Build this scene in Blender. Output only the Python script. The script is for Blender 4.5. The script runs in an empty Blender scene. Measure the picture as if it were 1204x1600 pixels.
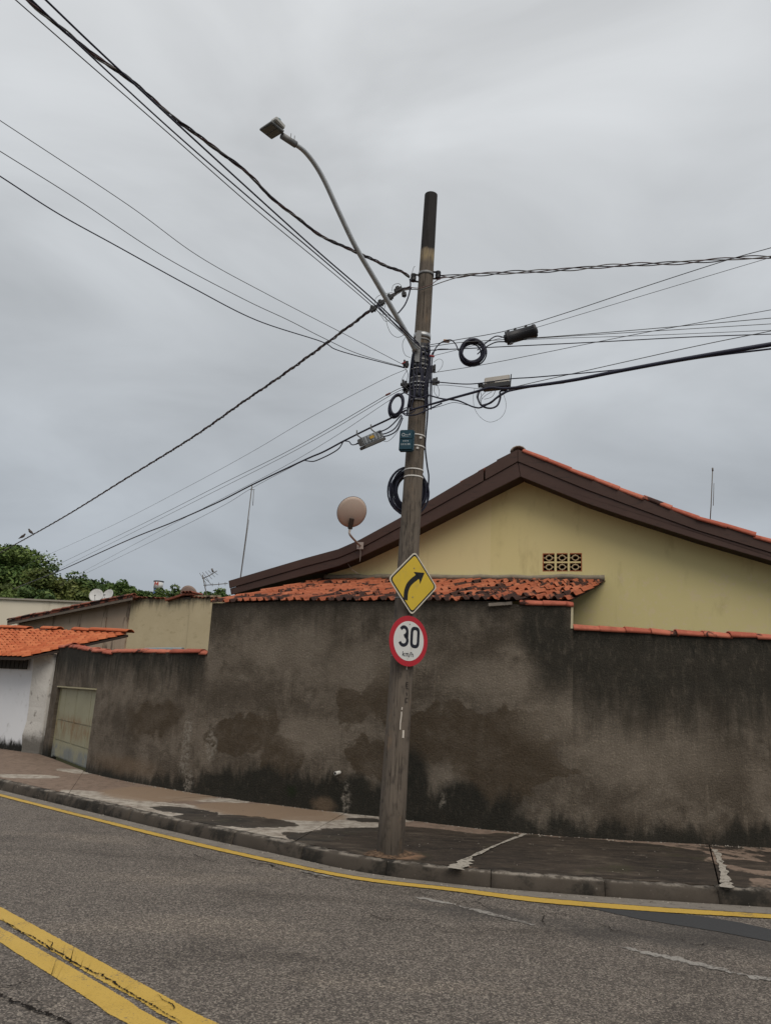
import bpy, bmesh, math, random
import numpy as np
from mathutils import Vector, Matrix

random.seed(7)
rng = np.random.default_rng(7)
scene = bpy.context.scene
COL = scene.collection

# ------------------------------------------------------------------ camera
F_PX, IMG_W, IMG_H = 1215.0, 1204.0, 1600.0
PITCH, ROLL, CAM_H = math.radians(13.4), math.radians(2.9), 1.7
fw = np.array([0, math.cos(PITCH), math.sin(PITCH)])
u0 = np.array([0, -math.sin(PITCH), math.cos(PITCH)])
r0 = np.array([1.0, 0, 0])
upv = math.cos(ROLL) * u0 - math.sin(ROLL) * r0
rtv = math.cos(ROLL) * r0 + math.sin(ROLL) * u0
CAM = np.array([0, 0, CAM_H])
cam_data = bpy.data.cameras.new('camera')
cam = bpy.data.objects.new('camera', cam_data)
COL.objects.link(cam)
cam.matrix_world = Matrix(((rtv[0], upv[0], -fw[0], 0), (rtv[1], upv[1], -fw[1], 0),
                           (rtv[2], upv[2], -fw[2], CAM_H), (0, 0, 0, 1)))
cam_data.sensor_fit = 'VERTICAL'
cam_data.sensor_height = 24.0
cam_data.lens = 24.0 * F_PX / IMG_H
cam_data.clip_start = 0.05
cam_data.clip_end = 3000
scene.camera = cam

# ------------------------------------------------------------------ sky, sun, exposure
SUN_EL, SUN_AZ = math.radians(52), math.radians(160)      # azimuth measured from +Y towards +X
world = bpy.data.worlds.new('World')
scene.world = world
world.use_nodes = True
wn, wl = world.node_tree.nodes, world.node_tree.links
wn.clear()
w_out = wn.new('ShaderNodeOutputWorld')
w_bg = wn.new('ShaderNodeBackground')
w_sky = wn.new('ShaderNodeTexSky')
w_sky.sky_type = 'NISHITA'
w_sky.sun_disc = False
w_sky.sun_elevation = SUN_EL
w_sky.sun_rotation = SUN_AZ
w_tc = wn.new('ShaderNodeTexCoord')
w_sep = wn.new('ShaderNodeSeparateXYZ')
wl.new(w_tc.outputs['Generated'], w_sep.inputs[0])
w_ramp = wn.new('ShaderNodeValToRGB')                     # overcast dome: brighter overhead than at the horizon
cr = w_ramp.color_ramp
cr.elements[0].position, cr.elements[0].color = 0.0, (0.310, 0.340, 0.380, 1)
cr.elements[1].position, cr.elements[1].color = 1.0, (0.66, 0.675, 0.695, 1)
for p, c in ((0.22, (0.402, 0.432, 0.464, 1)), (0.45, (0.522, 0.547, 0.570, 1)), (0.7, (0.612, 0.628, 0.642, 1))):
    e = cr.elements.new(p); e.color = c
wl.new(w_sep.outputs['Z'], w_ramp.inputs[0])
w_map = wn.new('ShaderNodeMapping')
w_map.inputs['Scale'].default_value = (1.3, 1.6, 3.4)
w_map.inputs['Rotation'].default_value = (0.3, 0.9, 0.2)
wl.new(w_tc.outputs['Generated'], w_map.inputs[0])
w_noise = wn.new('ShaderNodeTexNoise')
w_noise.inputs['Scale'].default_value = 1.7
w_noise.inputs['Detail'].default_value = 6
w_noise.inputs['Roughness'].default_value = 0.48
w_noise.inputs['Distortion'].default_value = 0.5
wl.new(w_map.outputs[0], w_noise.inputs['Vector'])
w_mr = wn.new('ShaderNodeMapRange')
w_mr.inputs['From Min'].default_value = 0.3
w_mr.inputs['From Max'].default_value = 0.7
w_mr.inputs['To Min'].default_value = 0.79
w_mr.inputs['To Max'].default_value = 1.16
wl.new(w_noise.outputs['Fac'], w_mr.inputs['Value'])
w_mul = wn.new('ShaderNodeVectorMath'); w_mul.operation = 'SCALE'
wl.new(w_ramp.outputs[0], w_mul.inputs[0]); wl.new(w_mr.outputs[0], w_mul.inputs['Scale'])
w_sc = wn.new('ShaderNodeVectorMath'); w_sc.operation = 'SCALE'
w_sc.inputs['Scale'].default_value = 0.05
wl.new(w_sky.outputs[0], w_sc.inputs[0])
w_mix = wn.new('ShaderNodeMix'); w_mix.data_type = 'RGBA'
w_mix.inputs[0].default_value = 0.92                       # thick cloud deck over the clear sky
wl.new(w_sc.outputs[0], w_mix.inputs[6]); wl.new(w_mul.outputs[0], w_mix.inputs[7])
wl.new(w_mix.outputs[2], w_bg.inputs['Color'])
w_bg.inputs['Strength'].default_value = 1.0
wl.new(w_bg.outputs[0], w_out.inputs[0])

sun_data = bpy.data.lights.new('sun', 'SUN')
sun_data.energy = 1.5
sun_data.angle = math.radians(45)
sun_data.color = (1.0, 0.92, 0.80)
sun = bpy.data.objects.new('sun', sun_data)
COL.objects.link(sun)
sd = Vector((math.sin(SUN_AZ) * math.cos(SUN_EL), math.cos(SUN_AZ) * math.cos(SUN_EL), math.sin(SUN_EL)))
sun.rotation_euler = (-sd).to_track_quat('-Z', 'Y').to_euler()
sun.location = sd * 40

scene.view_settings.view_transform = 'Standard'
scene.view_settings.look = 'None'
scene.view_settings.exposure = 0.2
scene.view_settings.gamma = 1.0
scene.view_settings.use_curve_mapping = False
scene.cycles.max_bounces = 6
scene.cycles.diffuse_bounces = 3
scene.cycles.transparent_max_bounces = 8

# ------------------------------------------------------------------ survey helpers (sight line -> point in the place)
def ray(x, y):
    return fw + rtv * ((x - 602) / F_PX) - upv * ((y - 800) / F_PX)
def gz(x, y, z=0.0):
    d = ray(x, y); return CAM + d * ((z - CAM_H) / d[2])
def gy(x, y, Y):
    d = ray(x, y); return CAM + d * (Y / d[1])
def unit(v):
    v = np.asarray(v, float); return v / (np.linalg.norm(v) + 1e-12)

# ------------------------------------------------------------------ object helpers
def tag(o, label=None, cat=None, group=None, kind=None):
    if label: o['label'] = label
    if cat: o['category'] = cat
    if group: o['group'] = group
    if kind: o['kind'] = kind
    return o
def thing(name, loc, label, cat, group=None):
    o = bpy.data.objects.new(name, None)
    o.empty_display_size = 0.2
    COL.objects.link(o)
    o.location = tuple(float(v) for v in loc)
    return tag(o, label, cat, group)
def world_origin(o):
    v = Vector((0, 0, 0))
    while o is not None:
        v += o.location; o = o.parent
    return v
def link_mesh(name, me, parent=None, loc=None):
    o = bpy.data.objects.new(name, me)
    COL.objects.link(o)
    if parent is not None:
        o.parent = parent
        o.location = -world_origin(parent) + Vector(loc if loc is not None else (0, 0, 0))
    elif loc is not None:
        o.location = loc
    return o

class MB:
    """collects faces in world coordinates"""
    def __init__(self): self.v, self.f, self.uv, self.smooth = [], [], {}, []
    def add(self, vs, fs, smooth=False):
        b = len(self.v)
        self.v += [tuple(float(c) for c in p) for p in vs]
        self.f += [tuple(b + i for i in q) for q in fs]
        self.smooth += [smooth] * len(fs)
        return b
    def box(self, c, size, ax=None):
        ax = np.eye(3) if ax is None else np.asarray(ax, float)
        h = np.asarray(size, float) / 2; c = np.asarray(c, float)
        vs = [c + ax[0] * h[0] * sx + ax[1] * h[1] * sy + ax[2] * h[2] * sz
              for sx in (-1, 1) for sy in (-1, 1) for sz in (-1, 1)]
        self.add(vs, [(0, 1, 3, 2), (4, 6, 7, 5), (0, 4, 5, 1), (2, 3, 7, 6), (0, 2, 6, 4), (1, 5, 7, 3)])
        return self
    def prism(self, pts, ext):
        pts = [np.asarray(p, float) for p in pts]; n = len(pts); ext = np.asarray(ext, float)
        self.add(pts + [p + ext for p in pts],
                 [tuple(range(n)), tuple(range(2 * n - 1, n - 1, -1))] +
                 [(i, i + n, (i + 1) % n + n, (i + 1) % n) for i in range(n)])
        return self
    def tube(self, path, r, seg=6, caps=True, smooth=True):
        P = [np.asarray(p, float) for p in path]; n = len(P)
        rr = r if hasattr(r, '__len__') else [r] * n
        T = [unit(P[min(i + 1, n - 1)] - P[max(i - 1, 0)]) for i in range(n)]
        a = np.array([0, 0, 1.0]) if abs(T[0][2]) < 0.9 else np.array([1.0, 0, 0])
        N = unit(np.cross(T[0], a)); vs = []
        for i in range(n):
            N = unit(N - T[i] * (N @ T[i])); B = np.cross(T[i], N)
            for k in range(seg):
                t = 2 * math.pi * k / seg
                vs.append(P[i] + rr[i] * (math.cos(t) * N + math.sin(t) * B))
        fs = [(i * seg + k, i * seg + (k + 1) % seg, (i + 1) * seg + (k + 1) % seg, (i + 1) * seg + k)
              for i in range(n - 1) for k in range(seg)]
        self.add(vs, fs, smooth)
        if caps:
            self.add(vs[:seg], [tuple(range(seg - 1, -1, -1))]); self.add(vs[-seg:], [tuple(range(seg))])
        return self
    def ring(self, c, ax, r, h, thick=0.004, seg=24):
        """flat band of height h around axis ax"""
        ax = unit(ax); c = np.asarray(c, float)
        N = unit(np.cross(ax, [0.3, 1, 0.2])); B = np.cross(ax, N); vs = []
        for (rad, zz) in ((r, -h / 2), (r + thick, -h / 2), (r + thick, h / 2), (r, h / 2)):
            for k in range(seg):
                t = 2 * math.pi * k / seg
                vs.append(c + ax * zz + rad * (math.cos(t) * N + math.sin(t) * B))
        self.add(vs, [(j * seg + k, j * seg + (k + 1) % seg, ((j + 1) % 4) * seg + (k + 1) % seg, ((j + 1) % 4) * seg + k)
                      for j in range(4) for k in range(seg)], True)
        return self
    def strip(self, A, B):
        """flat ribbon between two polylines"""
        n = len(A); self.add(list(A) + list(B), [(i, i + 1, n + i + 1, n + i) for i in range(n - 1)]); return self
    def mesh(self, name, mat, bevel=0.0):
        me = bpy.data.meshes.new(name)
        me.from_pydata(self.v, [], self.f)
        for p, s in zip(me.polygons, self.smooth): p.use_smooth = s
        bm = bmesh.new(); bm.from_mesh(me)
        bmesh.ops.remove_doubles(bm, verts=bm.verts, dist=1e-5)
        bmesh.ops.recalc_face_normals(bm, faces=bm.faces)
        if bevel:
            es = [e for e in bm.edges if len(e.link_faces) == 2 and e.calc_face_angle(0) > 0.6]
            bmesh.ops.bevel(bm, geom=es, offset=bevel, segments=2, affect='EDGES', clamp_overlap=True)
        bm.to_mesh(me); bm.free()
        if mat is not None: me.materials.append(mat)
        return me
    def build(self, name, mat, parent=None, bevel=0.0):
        return link_mesh(name, self.mesh(name, mat, bevel), parent)

def catmull(pts, n=8):
    P = [np.asarray(p, float) for p in pts]
    if len(P) < 3: return [P[0] + (P[-1] - P[0]) * t for t in np.linspace(0, 1, n + 1)]
    Q = [2 * P[0] - P[1]] + P + [2 * P[-1] - P[-2]]; out = []
    for i in range(1, len(Q) - 2):
        for k in range(n):
            t = k / n; a, b, c, d = Q[i - 1], Q[i], Q[i + 1], Q[i + 2]
            out.append(0.5 * (2 * b + (c - a) * t + (2 * a - 5 * b + 4 * c - d) * t * t + (3 * b - a - 3 * c + d) * t ** 3))
    out.append(P[-1]); return out

class Curve:
    """polyline with arc length"""
    def __init__(self, pts):
        self.p = np.array(pts, float)
        self.s = np.concatenate([[0], np.cumsum(np.linalg.norm(np.diff(self.p, axis=0), axis=1))])
        self.L = self.s[-1]
    def at(self, s):
        return np.array([np.interp(s, self.s, self.p[:, k]) for k in range(self.p.shape[1])])
    def tan(self, s):
        return unit(self.at(min(s + .03, self.L)) - self.at(max(s - .03, 0)))
    def param(self, q):
        best = (1e9, 0)
        for i in range(len(self.p) - 1):
            a, b = self.p[i, :2], self.p[i + 1, :2]; d = b - a
            t = np.clip(((q[:2] - a) @ d) / (d @ d + 1e-12), 0, 1)
            e = np.linalg.norm(a + d * t - q[:2])
            if e < best[0]: best = (e, self.s[i] + t * (self.s[i + 1] - self.s[i]))
        return best[1]

# ------------------------------------------------------------------ material helpers
class Mat:
    def __init__(self, name, rough=0.8, spec=0.3, metal=0.0):
        self.m = bpy.data.materials.new(name); self.m.use_nodes = True
        self.nt = self.m.node_tree; self.n = self.nt.nodes; self.l = self.nt.links
        self.b = self.n['Principled BSDF']
        self.b.inputs['Roughness'].default_value = rough
        self.b.inputs['Specular IOR Level'].default_value = spec
        self.b.inputs['Metallic'].default_value = metal
        self._obj = None
    def put(self, sock, v):
        if isinstance(v, bpy.types.NodeSocket): self.l.new(v, sock)
        elif isinstance(v, (tuple, list)) and len(v) == 3 and sock.type == 'RGBA': sock.default_value = (*v, 1)
        else: sock.default_value = v
    def pos(self):
        if self._obj is None:
            g = self.n.new('ShaderNodeNewGeometry'); self._obj = g.outputs['Position']
        return self._obj
    def objc(self):
        return self.n.new('ShaderNodeTexCoord').outputs['Object']
    def uv(self):
        u = self.n.new('ShaderNodeUVMap'); u.uv_map = 'UVMap'; return u.outputs[0]
    def rand(self): return self.n.new('ShaderNodeObjectInfo').outputs['Random']
    def mapping(self, v, scale=(1, 1, 1), rot=(0, 0, 0), loc=(0, 0, 0), kind='POINT'):
        m = self.n.new('ShaderNodeMapping'); m.vector_type = kind
        m.inputs['Scale'].default_value = scale; m.inputs['Rotation'].default_value = rot; m.inputs['Location'].default_value = loc
        self.l.new(v, m.inputs[0]); return m.outputs[0]
    def noise(self, scale, vec=None, detail=4, rough=0.55, dist=0.0, col=False):
        t = self.n.new('ShaderNodeTexNoise')
        t.inputs['Scale'].default_value = scale; t.inputs['Detail'].default_value = detail
        t.inputs['Roughness'].default_value = rough; t.inputs['Distortion'].default_value = dist
        self.l.new(vec if vec is not None else self.pos(), t.inputs['Vector'])
        return t.outputs['Color' if col else 'Fac']
    def voronoi(self, scale, vec=None, feature='F1', out='Distance', rnd=1.0):
        t = self.n.new('ShaderNodeTexVoronoi'); t.feature = feature
        t.inputs['Scale'].default_value = scale; t.inputs['Randomness'].default_value = rnd
        self.l.new(vec if vec is not None else self.pos(), t.inputs['Vector'])
        return t.outputs[out]
    def mix(self, a, b, fac, mode='MIX'):
        m = self.n.new('ShaderNodeMix'); m.data_type = 'RGBA'; m.blend_type = mode; m.clamp_factor = True
        self.put(m.inputs[0], fac); self.put(m.inputs[6], a); self.put(m.inputs[7], b); return m.outputs[2]
    def math(self, op, a, b=0.0, c=None):
        m = self.n.new('ShaderNodeMath'); m.operation = op
        self.put(m.inputs[0], a); self.put(m.inputs[1], b)
        if c is not None: self.put(m.inputs[2], c)
        return m.outputs[0]
    def step(self, v, lo, hi, to0=0.0, to1=1.0):
        m = self.n.new('ShaderNodeMapRange'); m.interpolation_type = 'SMOOTHSTEP'; m.clamp = True
        self.put(m.inputs['Value'], v)
        flip = lo > hi
        if flip: lo, hi, to0, to1 = hi, lo, to1, to0
        m.inputs['From Min'].default_value = lo; m.inputs['From Max'].default_value = hi
        m.inputs['To Min'].default_value = to0; m.inputs['To Max'].default_value = to1
        return m.outputs[0]
    def ramp(self, fac, stops):
        r = self.n.new('ShaderNodeValToRGB'); e = r.color_ramp.elements
        e[0].position, e[0].color = stops[0][0], (*stops[0][1], 1); e[1].position, e[1].color = stops[-1][0], (*stops[-1][1], 1)
        for p, c in stops[1:-1]:
            k = e.new(p); k.color = (*c, 1)
        self.put(r.inputs[0], fac); return r.outputs[0]
    def sep(self, v):
        s = self.n.new('ShaderNodeSeparateXYZ'); self.l.new(v, s.inputs[0]); return s.outputs
    def warp(self, v, scale, amt, detail=4):
        c = self.noise(scale, v, detail, 0.6, col=True)
        s = self.n.new('ShaderNodeVectorMath'); s.operation = 'SUBTRACT'; self.l.new(c, s.inputs[0]); s.inputs[1].default_value = (.5, .5, .5)
        k = self.n.new('ShaderNodeVectorMath'); k.operation = 'SCALE'; self.l.new(s.outputs[0], k.inputs[0]); k.inputs['Scale'].default_value = amt
        a = self.n.new('ShaderNodeVectorMath'); a.operation = 'ADD'; self.l.new(v, a.inputs[0]); self.l.new(k.outputs[0], a.inputs[1])
        return a.outputs[0]
    def blob(self, v, c, r, soft=0.25, rot=0.0):
        m = self.mapping(v, (r[0], r[1], 1e3), (0, 0, rot), (c[0], c[1], 0), 'TEXTURE')
        ln = self.n.new('ShaderNodeVectorMath'); ln.operation = 'LENGTH'; self.l.new(m, ln.inputs[0])
        return self.step(ln.outputs['Value'], 1 + soft, 1 - soft)
    def blobs(self, v, lst):
        out = None
        for b in lst:
            k = self.blob(v, *b); out = k if out is None else self.math('MAXIMUM', out, k)
        return out
    def bump(self, h, strength=0.4, dist=0.01, normal=None):
        b = self.n.new('ShaderNodeBump'); b.inputs['Strength'].default_value = strength; b.inputs['Distance'].default_value = dist
        self.l.new(h, b.inputs['Height'])
        if normal is not None: self.l.new(normal, b.inputs['Normal'])
        self.l.new(b.outputs[0], self.b.inputs['Normal']); return b.outputs[0]
    def col(self, c): self.put(self.b.inputs['Base Color'], c); return self
    def rgh(self, c): self.put(self.b.inputs['Roughness'], c); return self

def simple(name, c, rough=0.6, spec=0.3, metal=0.0, var=0.15, scale=9.0, bump=0.0):
    M = Mat(name, rough, spec, metal)
    n = M.noise(scale, None, 5, 0.6)
    M.col(M.mix(tuple(k * (1 - var) for k in c), tuple(min(1, k * (1 + var)) for k in c), n))
    if bump: M.bump(M.noise(scale * 6, None, 4, 0.6), bump, 0.004)
    return M.m

# ================================================================== THE LAYOUT LINES
KERB_PX = [(0, 1234.5), (150, 1271), (280, 1302), (430, 1334.5), (560, 1362.5), (710, 1382), (840, 1394), (1021, 1407), (1204, 1418.5)]
kb = [gz(x, y, 0)[:2] for x, y in KERB_PX]
kd = unit(kb[0] - kb[1])
kerb_pts = [kb[0] + kd * d + np.array([0, 0.02 * d * d / 10]) for d in (26, 18, 11, 5)] + kb + \
           [kb[-1] + np.array([d, -0.05 * d]) for d in (2, 6, 14, 24)]
kerb = Curve(catmull(kerb_pts, 10))
def kerb_normal(s):
    t = kerb.tan(s); return np.array([-t[1], t[0]])        # points away from the road
def kerb_off(s, d): return kerb.at(s) + kerb_normal(s) * d
WALL_XY = [(-7.12, 17.58), (-5.05, 14.53), (-4.15, 13.62), (-3.35, 12.98), (-2.62, 12.42), (-1.75, 11.86), (-.87, 11.42), (-.1, 11.1),
           (.6, 10.8), (1.25, 10.5), (1.9, 10.26), (2.48, 10.15), (3.4, 10.11), (5.0, 10.07), (9.0, 10.0), (16.0, 9.9)]
wall = Curve(WALL_XY[:1] + [tuple(p) for p in catmull(WALL_XY[1:], 5)])
def wall_normal(s):
    t = wall.tan(s); return np.array([t[1], -t[0]])        # towards the street
def wall_px(x, y):
    d = ray(x, y); best = None
    for i in range(len(wall.p) - 1):
        a, b = wall.p[i], wall.p[i + 1]; e = b - a
        den = d[0] * e[1] - d[1] * e[0]
        if abs(den) < 1e-9: continue
        t = (a[0] * e[1] - a[1] * e[0]) / den
        k = (a[0] * d[1] - a[1] * d[0]) / den
        if t > 0 and -1e-6 <= k <= 1 + 1e-6:
            return np.array([wall.s[i] + k * (wall.s[i + 1] - wall.s[i]), CAM_H + d[2] * t])
    return np.array([wall.param(gy(x, y, 10)[:2]), gy(x, y, 10)[2]])
def W3(s, z, off=0.0):
    p = wall.at(s) + wall_normal(s) * off; return np.array([p[0], p[1], z])
def side_z(p):                                             # pavement rises a little from kerb to wall
    return 0.14

# ================================================================== MATERIALS OF THE SETTING
def asphalt_nodes(M):
    p = M.pos()
    stones = M.voronoi(100, p, 'F1', 'Color')
    sv = M.sep(stones)[0]
    fine = M.noise(260, p, 3, 0.7)
    mid = M.noise(42, p, 3, 0.65)
    big = M.noise(0.7, p, 5, 0.6, 0.4)
    c = M.ramp(sv, [(0.0, (0.048, 0.041, 0.036)), (0.45, (0.120, 0.101, 0.085)), (0.75, (0.205, 0.174, 0.148)), (1.0, (0.38, 0.33, 0.275))])
    c = M.mix(c, (0.052, 0.045, 0.040), M.step(fine, 0.50, 0.66, 0, 0.75))
    c = M.mix(c, (0.18, 0.155, 0.134), M.step(mid, 0.52, 0.72, 0, 0.45))
    c = M.mix(c, M.mix(c, (0.55, 0.54, 0.53), 1.0, 'MULTIPLY'), M.step(big, 0.50, 0.72, 0, 0.7))
    track = M.noise(1.0, M.mapping(p, (0.35, 1.5, 1), rot=(0, 0, 0.42)), 6, 0.6)
    c = M.mix(c, M.mix(c, (1.28, 1.26, 1.22), 1.0, 'MULTIPLY'), M.step(track, 0.52, 0.66, 0, 0.8))
    c = M.mix(c, M.mix(c, (0.62, 0.61, 0.60), 1.0, 'MULTIPLY'), M.step(track, 0.46, 0.32, 0, 0.7))
    spot = M.noise(3.4, p, 6, 0.7)
    c = M.mix(c, (0.040, 0.036, 0.034), M.step(spot, 0.66, 0.76, 0, 0.6))
    return c, sv, fine
def A2(x, y): q = gz(x, y, 0); return (q[0], q[1])

M = Mat('asphalt', 0.82, 0.35)
c, sv, fine = asphalt_nodes(M)
wv = M.warp(M.pos(), 2.5, 0.9, 8)
k0, k1, k2 = A2(760, 1425), A2(1010, 1462), A2(1150, 1490)
dark = M.blobs(wv, [((k0[0], k0[1]), (0.75, 0.16), 0.6, -0.25), ((k1[0], k1[1]), (0.8, 0.2), 0.6, -0.3), ((k2[0] + .4, k2[1] + .3), (1.2, 0.35), 0.6, -0.4)])
c = M.mix(c, (0.052, 0.047, 0.044), M.math('MULTIPLY', dark, 0.6))
M.col(c)
hgt = M.math('ADD', M.math('MULTIPLY', sv, 0.6), fine)
M.bump(hgt, 0.8, 0.008)
ASPHALT = M.m

M = Mat('asphalt_patch', 0.7, 0.4)
p = M.pos()
M.col(M.mix((0.030, 0.031, 0.033), (0.052, 0.052, 0.054), M.noise(30, p, 6, 0.7)))
M.bump(M.noise(220, p, 3, 0.7), 0.4, 0.004)
PATCH = M.m

def paint_mat(name, c0, c1, wear, wear_scale=55, under=(0.10, 0.088, 0.078)):
    M = Mat(name, 0.6, 0.35)
    p = M.pos()
    base = M.mix(c0, c1, M.noise(3.0, p, 5, 0.65))
    base = M.mix(base, tuple(k * 0.62 for k in c0), M.step(M.noise(110, p, 4, 0.78), 0.53, 0.68, 0, 0.9))
    w = M.math('ADD', M.math('MULTIPLY', M.noise(wear_scale, p, 5, 0.75), 0.55), M.math('MULTIPLY', M.noise(2.2, p, 4, 0.6), 0.45))
    m = M.step(w, wear, wear + 0.06)
    M.col(M.mix(base, under, m))
    M.bump(M.noise(260, p, 3, 0.7), 0.4, 0.004)
    return M.m
YELLOW = paint_mat('yellow_road_paint', (0.47, 0.295, 0.045), (0.56, 0.37, 0.080), 0.565, 75)
WHITE_WORN = paint_mat('worn_white_road_paint', (0.24, 0.22, 0.20), (0.34, 0.32, 0.29), 0.475, 45)

M = Mat('gutter_concrete', 0.85, 0.3)
p = M.pos()
c = M.mix((0.13, 0.112, 0.094), (0.25, 0.225, 0.195), M.noise(2.5, p, 6, 0.65))
c = M.mix(c, (0.07, 0.06, 0.05), M.step(M.noise(14, p, 6, 0.7), 0.52, 0.72))
M.col(c); M.bump(M.noise(120, p, 4, 0.7), 0.35, 0.004)
GUTTER = M.m

M = Mat('kerb_concrete', 0.88, 0.3)
p = M.pos()
c = M.mix((0.046, 0.037, 0.029), (0.092, 0.076, 0.061), M.noise(3.0, p, 6, 0.65))
c = M.mix(c, (0.016, 0.014, 0.011), M.step(M.noise(2.1, p, 8, 0.7), 0.47, 0.62, 0, 0.92))
zz = M.sep(p)[2]
c = M.mix(c, (0.235, 0.205, 0.172), M.math('MULTIPLY', M.step(zz, 0.117, 0.136), M.step(M.noise(7, p, 5, 0.7), 0.42, 0.62)))
c = M.mix(c, (0.26, 0.23, 0.2), M.step(M.noise(33, p, 4, 0.7), 0.66, 0.74, 0, 0.5))
M.col(c)
M.bump(M.math('ADD', M.noise(26, p, 5, 0.7), M.noise(150, p, 3, 0.7)), 0.5, 0.008)
KERB = M.m

# pavement: dirt-brown, bare pale cement and black mossy areas, each with a ragged outline
def S2(x, y): q = gz(x, y, 0.15); return (q[0], q[1])
def sblob(cx, cy, x1, y1, x2, y2, soft=0.2):
    """ellipse centred at sight line (cx,cy), one axis ending at (x1,y1), the other at (x2,y2)"""
    c, a, b = np.array(S2(cx, cy)), np.array(S2(x1, y1)), np.array(S2(x2, y2))
    return (tuple(c), (np.linalg.norm(a - c), np.linalg.norm(b - c)), soft, math.atan2(a[1] - c[1], a[0] - c[0]))
M = Mat('pavement_cement', 0.85, 0.3)
p = M.pos()
w2 = M.warp(M.warp(p, 1.6, 0.22, 3), 6.0, 0.24, 8)
n1 = M.noise(1.6, p, 6, 0.65); n2 = M.noise(9.0, p, 6, 0.7)
brown = M.mix((0.165, 0.112, 0.082), (0.245, 0.180, 0.138), n1)
brown = M.mix(brown, (0.115, 0.083, 0.062), M.step(n2, 0.46, 0.64, 0, 0.75))
fine_p = M.noise(45, p, 6, 0.75)
brown = M.mix(brown, (0.31, 0.25, 0.195), M.step(fine_p, 0.54, 0.68, 0, 0.55))
pale = M.mix((0.235, 0.20, 0.165), (0.45, 0.405, 0.345), M.step(n2, 0.34, 0.64))
pale = M.mix(pale, (0.15, 0.12, 0.092), M.step(M.noise(4.5, M.mapping(p, (.6, 1.5, 1)), 8, 0.72), 0.53, 0.68, 0, 0.8))
moss = M.mix((0.008, 0.0065, 0.005), (0.044, 0.033, 0.024), M.step(M.noise(3.0, M.mapping(p, (.45, 1.5, 1)), 8, 0.72), 0.34, 0.66))
moss = M.mix(moss, (0.105, 0.083, 0.062), M.step(M.noise(2.6, M.mapping(p, (0.5, 1.8, 1)), 8, 0.72), 0.54, 0.68, 0, 0.75))
moss = M.mix(moss, (0.03, 0.03, 0.012), M.step(M.noise(2.2, p, 4, 0.6), 0.55, 0.7, 0, 0.6))
moss = M.mix(moss, (0.115, 0.090, 0.068), M.step(M.noise(14, M.mapping(p, (.5, 1.6, 1)), 7, 0.75), 0.52, 0.64, 0, 0.40))
c = brown
# pale cement areas
pb = M.blobs(w2, [sblob(175, 1247, 260, 1262, 180, 1242, .10), sblob(360, 1297, 480, 1322, 372, 1284, .08), sblob(300, 1270, 400, 1292, 310, 1262, .08), sblob(455, 1300, 520, 1312, 470, 1287, .08),
                  sblob(520, 1287, 610, 1292, 528, 1275, .08), sblob(320, 1249, 390, 1253, 322, 1246, .10), sblob(570, 1277, 640, 1284, 572, 1271, .10),
                  sblob(40, 1212, 95, 1214, 42, 1209, .10), sblob(120, 1205, 150, 1209, 121, 1203, .10)])
brk = M.noise(13, p, 9, 0.72)
def ragged(mask): return M.step(M.math('ADD', mask, M.math('MULTIPLY', M.math('SUBTRACT', brk, 0.5), 1.5)), 0.30, 0.75)
c = M.mix(c, pale, M.math('MULTIPLY', ragged(pb), 0.92))
# orange dirt between them
ob = M.blobs(w2, [sblob(420, 1267, 535, 1279, 430, 1258, .08), sblob(250, 1240, 330, 1248, 256, 1230, .15)])
c = M.mix(c, (0.235, 0.165, 0.110), M.math('MULTIPLY', ob, 0.9))
# black moss
mb = M.blobs(w2, [sblob(365, 1281, 462, 1290, 369, 1273, .07), sblob(290, 1266, 340, 1273, 293, 1262, .07), sblob(560, 1312, 660, 1322, 575, 1294, .05), sblob(505, 1309, 560, 1316, 512, 1301, .05), sblob(470, 1303, 500, 1306, 472, 1300, .10), sblob(570, 1281, 600, 1284, 572, 1278.5, .10),
                  sblob(660, 1318, 790, 1312, 655, 1293, .05), sblob(840, 1334, 990, 1338, 850, 1306, .05), sblob(1010, 1352, 1120, 1350, 1004, 1324, .05),
                  sblob(900, 1325, 1110, 1336, 905, 1310, .07), sblob(1190, 1352, 1250, 1356, 1190, 1346, .12)])
xs = M.sep(p)[0]
mb2 = M.math('MULTIPLY', M.step(xs, 3.35, 3.7), M.step(M.noise(2.6, p, 5, 0.65), 0.38, 0.62))
mmask = ragged(M.math('MAXIMUM', mb, mb2))
c = M.mix(c, moss, M.math('MULTIPLY', mmask, 0.95))
M.rgh(M.step(mmask, 0.0, 1.0, 0.88, 0.74))
# dark crumbs and stains
c = M.mix(c, (0.045, 0.034, 0.026), M.step(M.noise(3.4, M.mapping(p, (1, 1.6, 1)), 6, 0.7), 0.66, 0.73))
c = M.mix(c, (0.30, 0.255, 0.205), M.math('MULTIPLY', M.step(M.noise(6.0, M.mapping(p, (0.7, 2, 1)), 5, 0.7), 0.66, 0.72), 0.75))
# reddish soil round the foot of the pole
pf = S2(609, 1333)
c = M.mix(c, (0.235, 0.140, 0.085), M.math('MULTIPLY', M.blob(w2, (pf[0] + .05, pf[1] - .02), (0.27, 0.24), .35), M.step(n2, 0.30, 0.5)))
M.col(c)
M.bump(M.math('ADD', M.noise(18, p, 6, 0.7), M.math('MULTIPLY', M.noise(140, p, 3, 0.7), 0.5)), 0.45, 0.008)
PAVE = M.m

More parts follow.
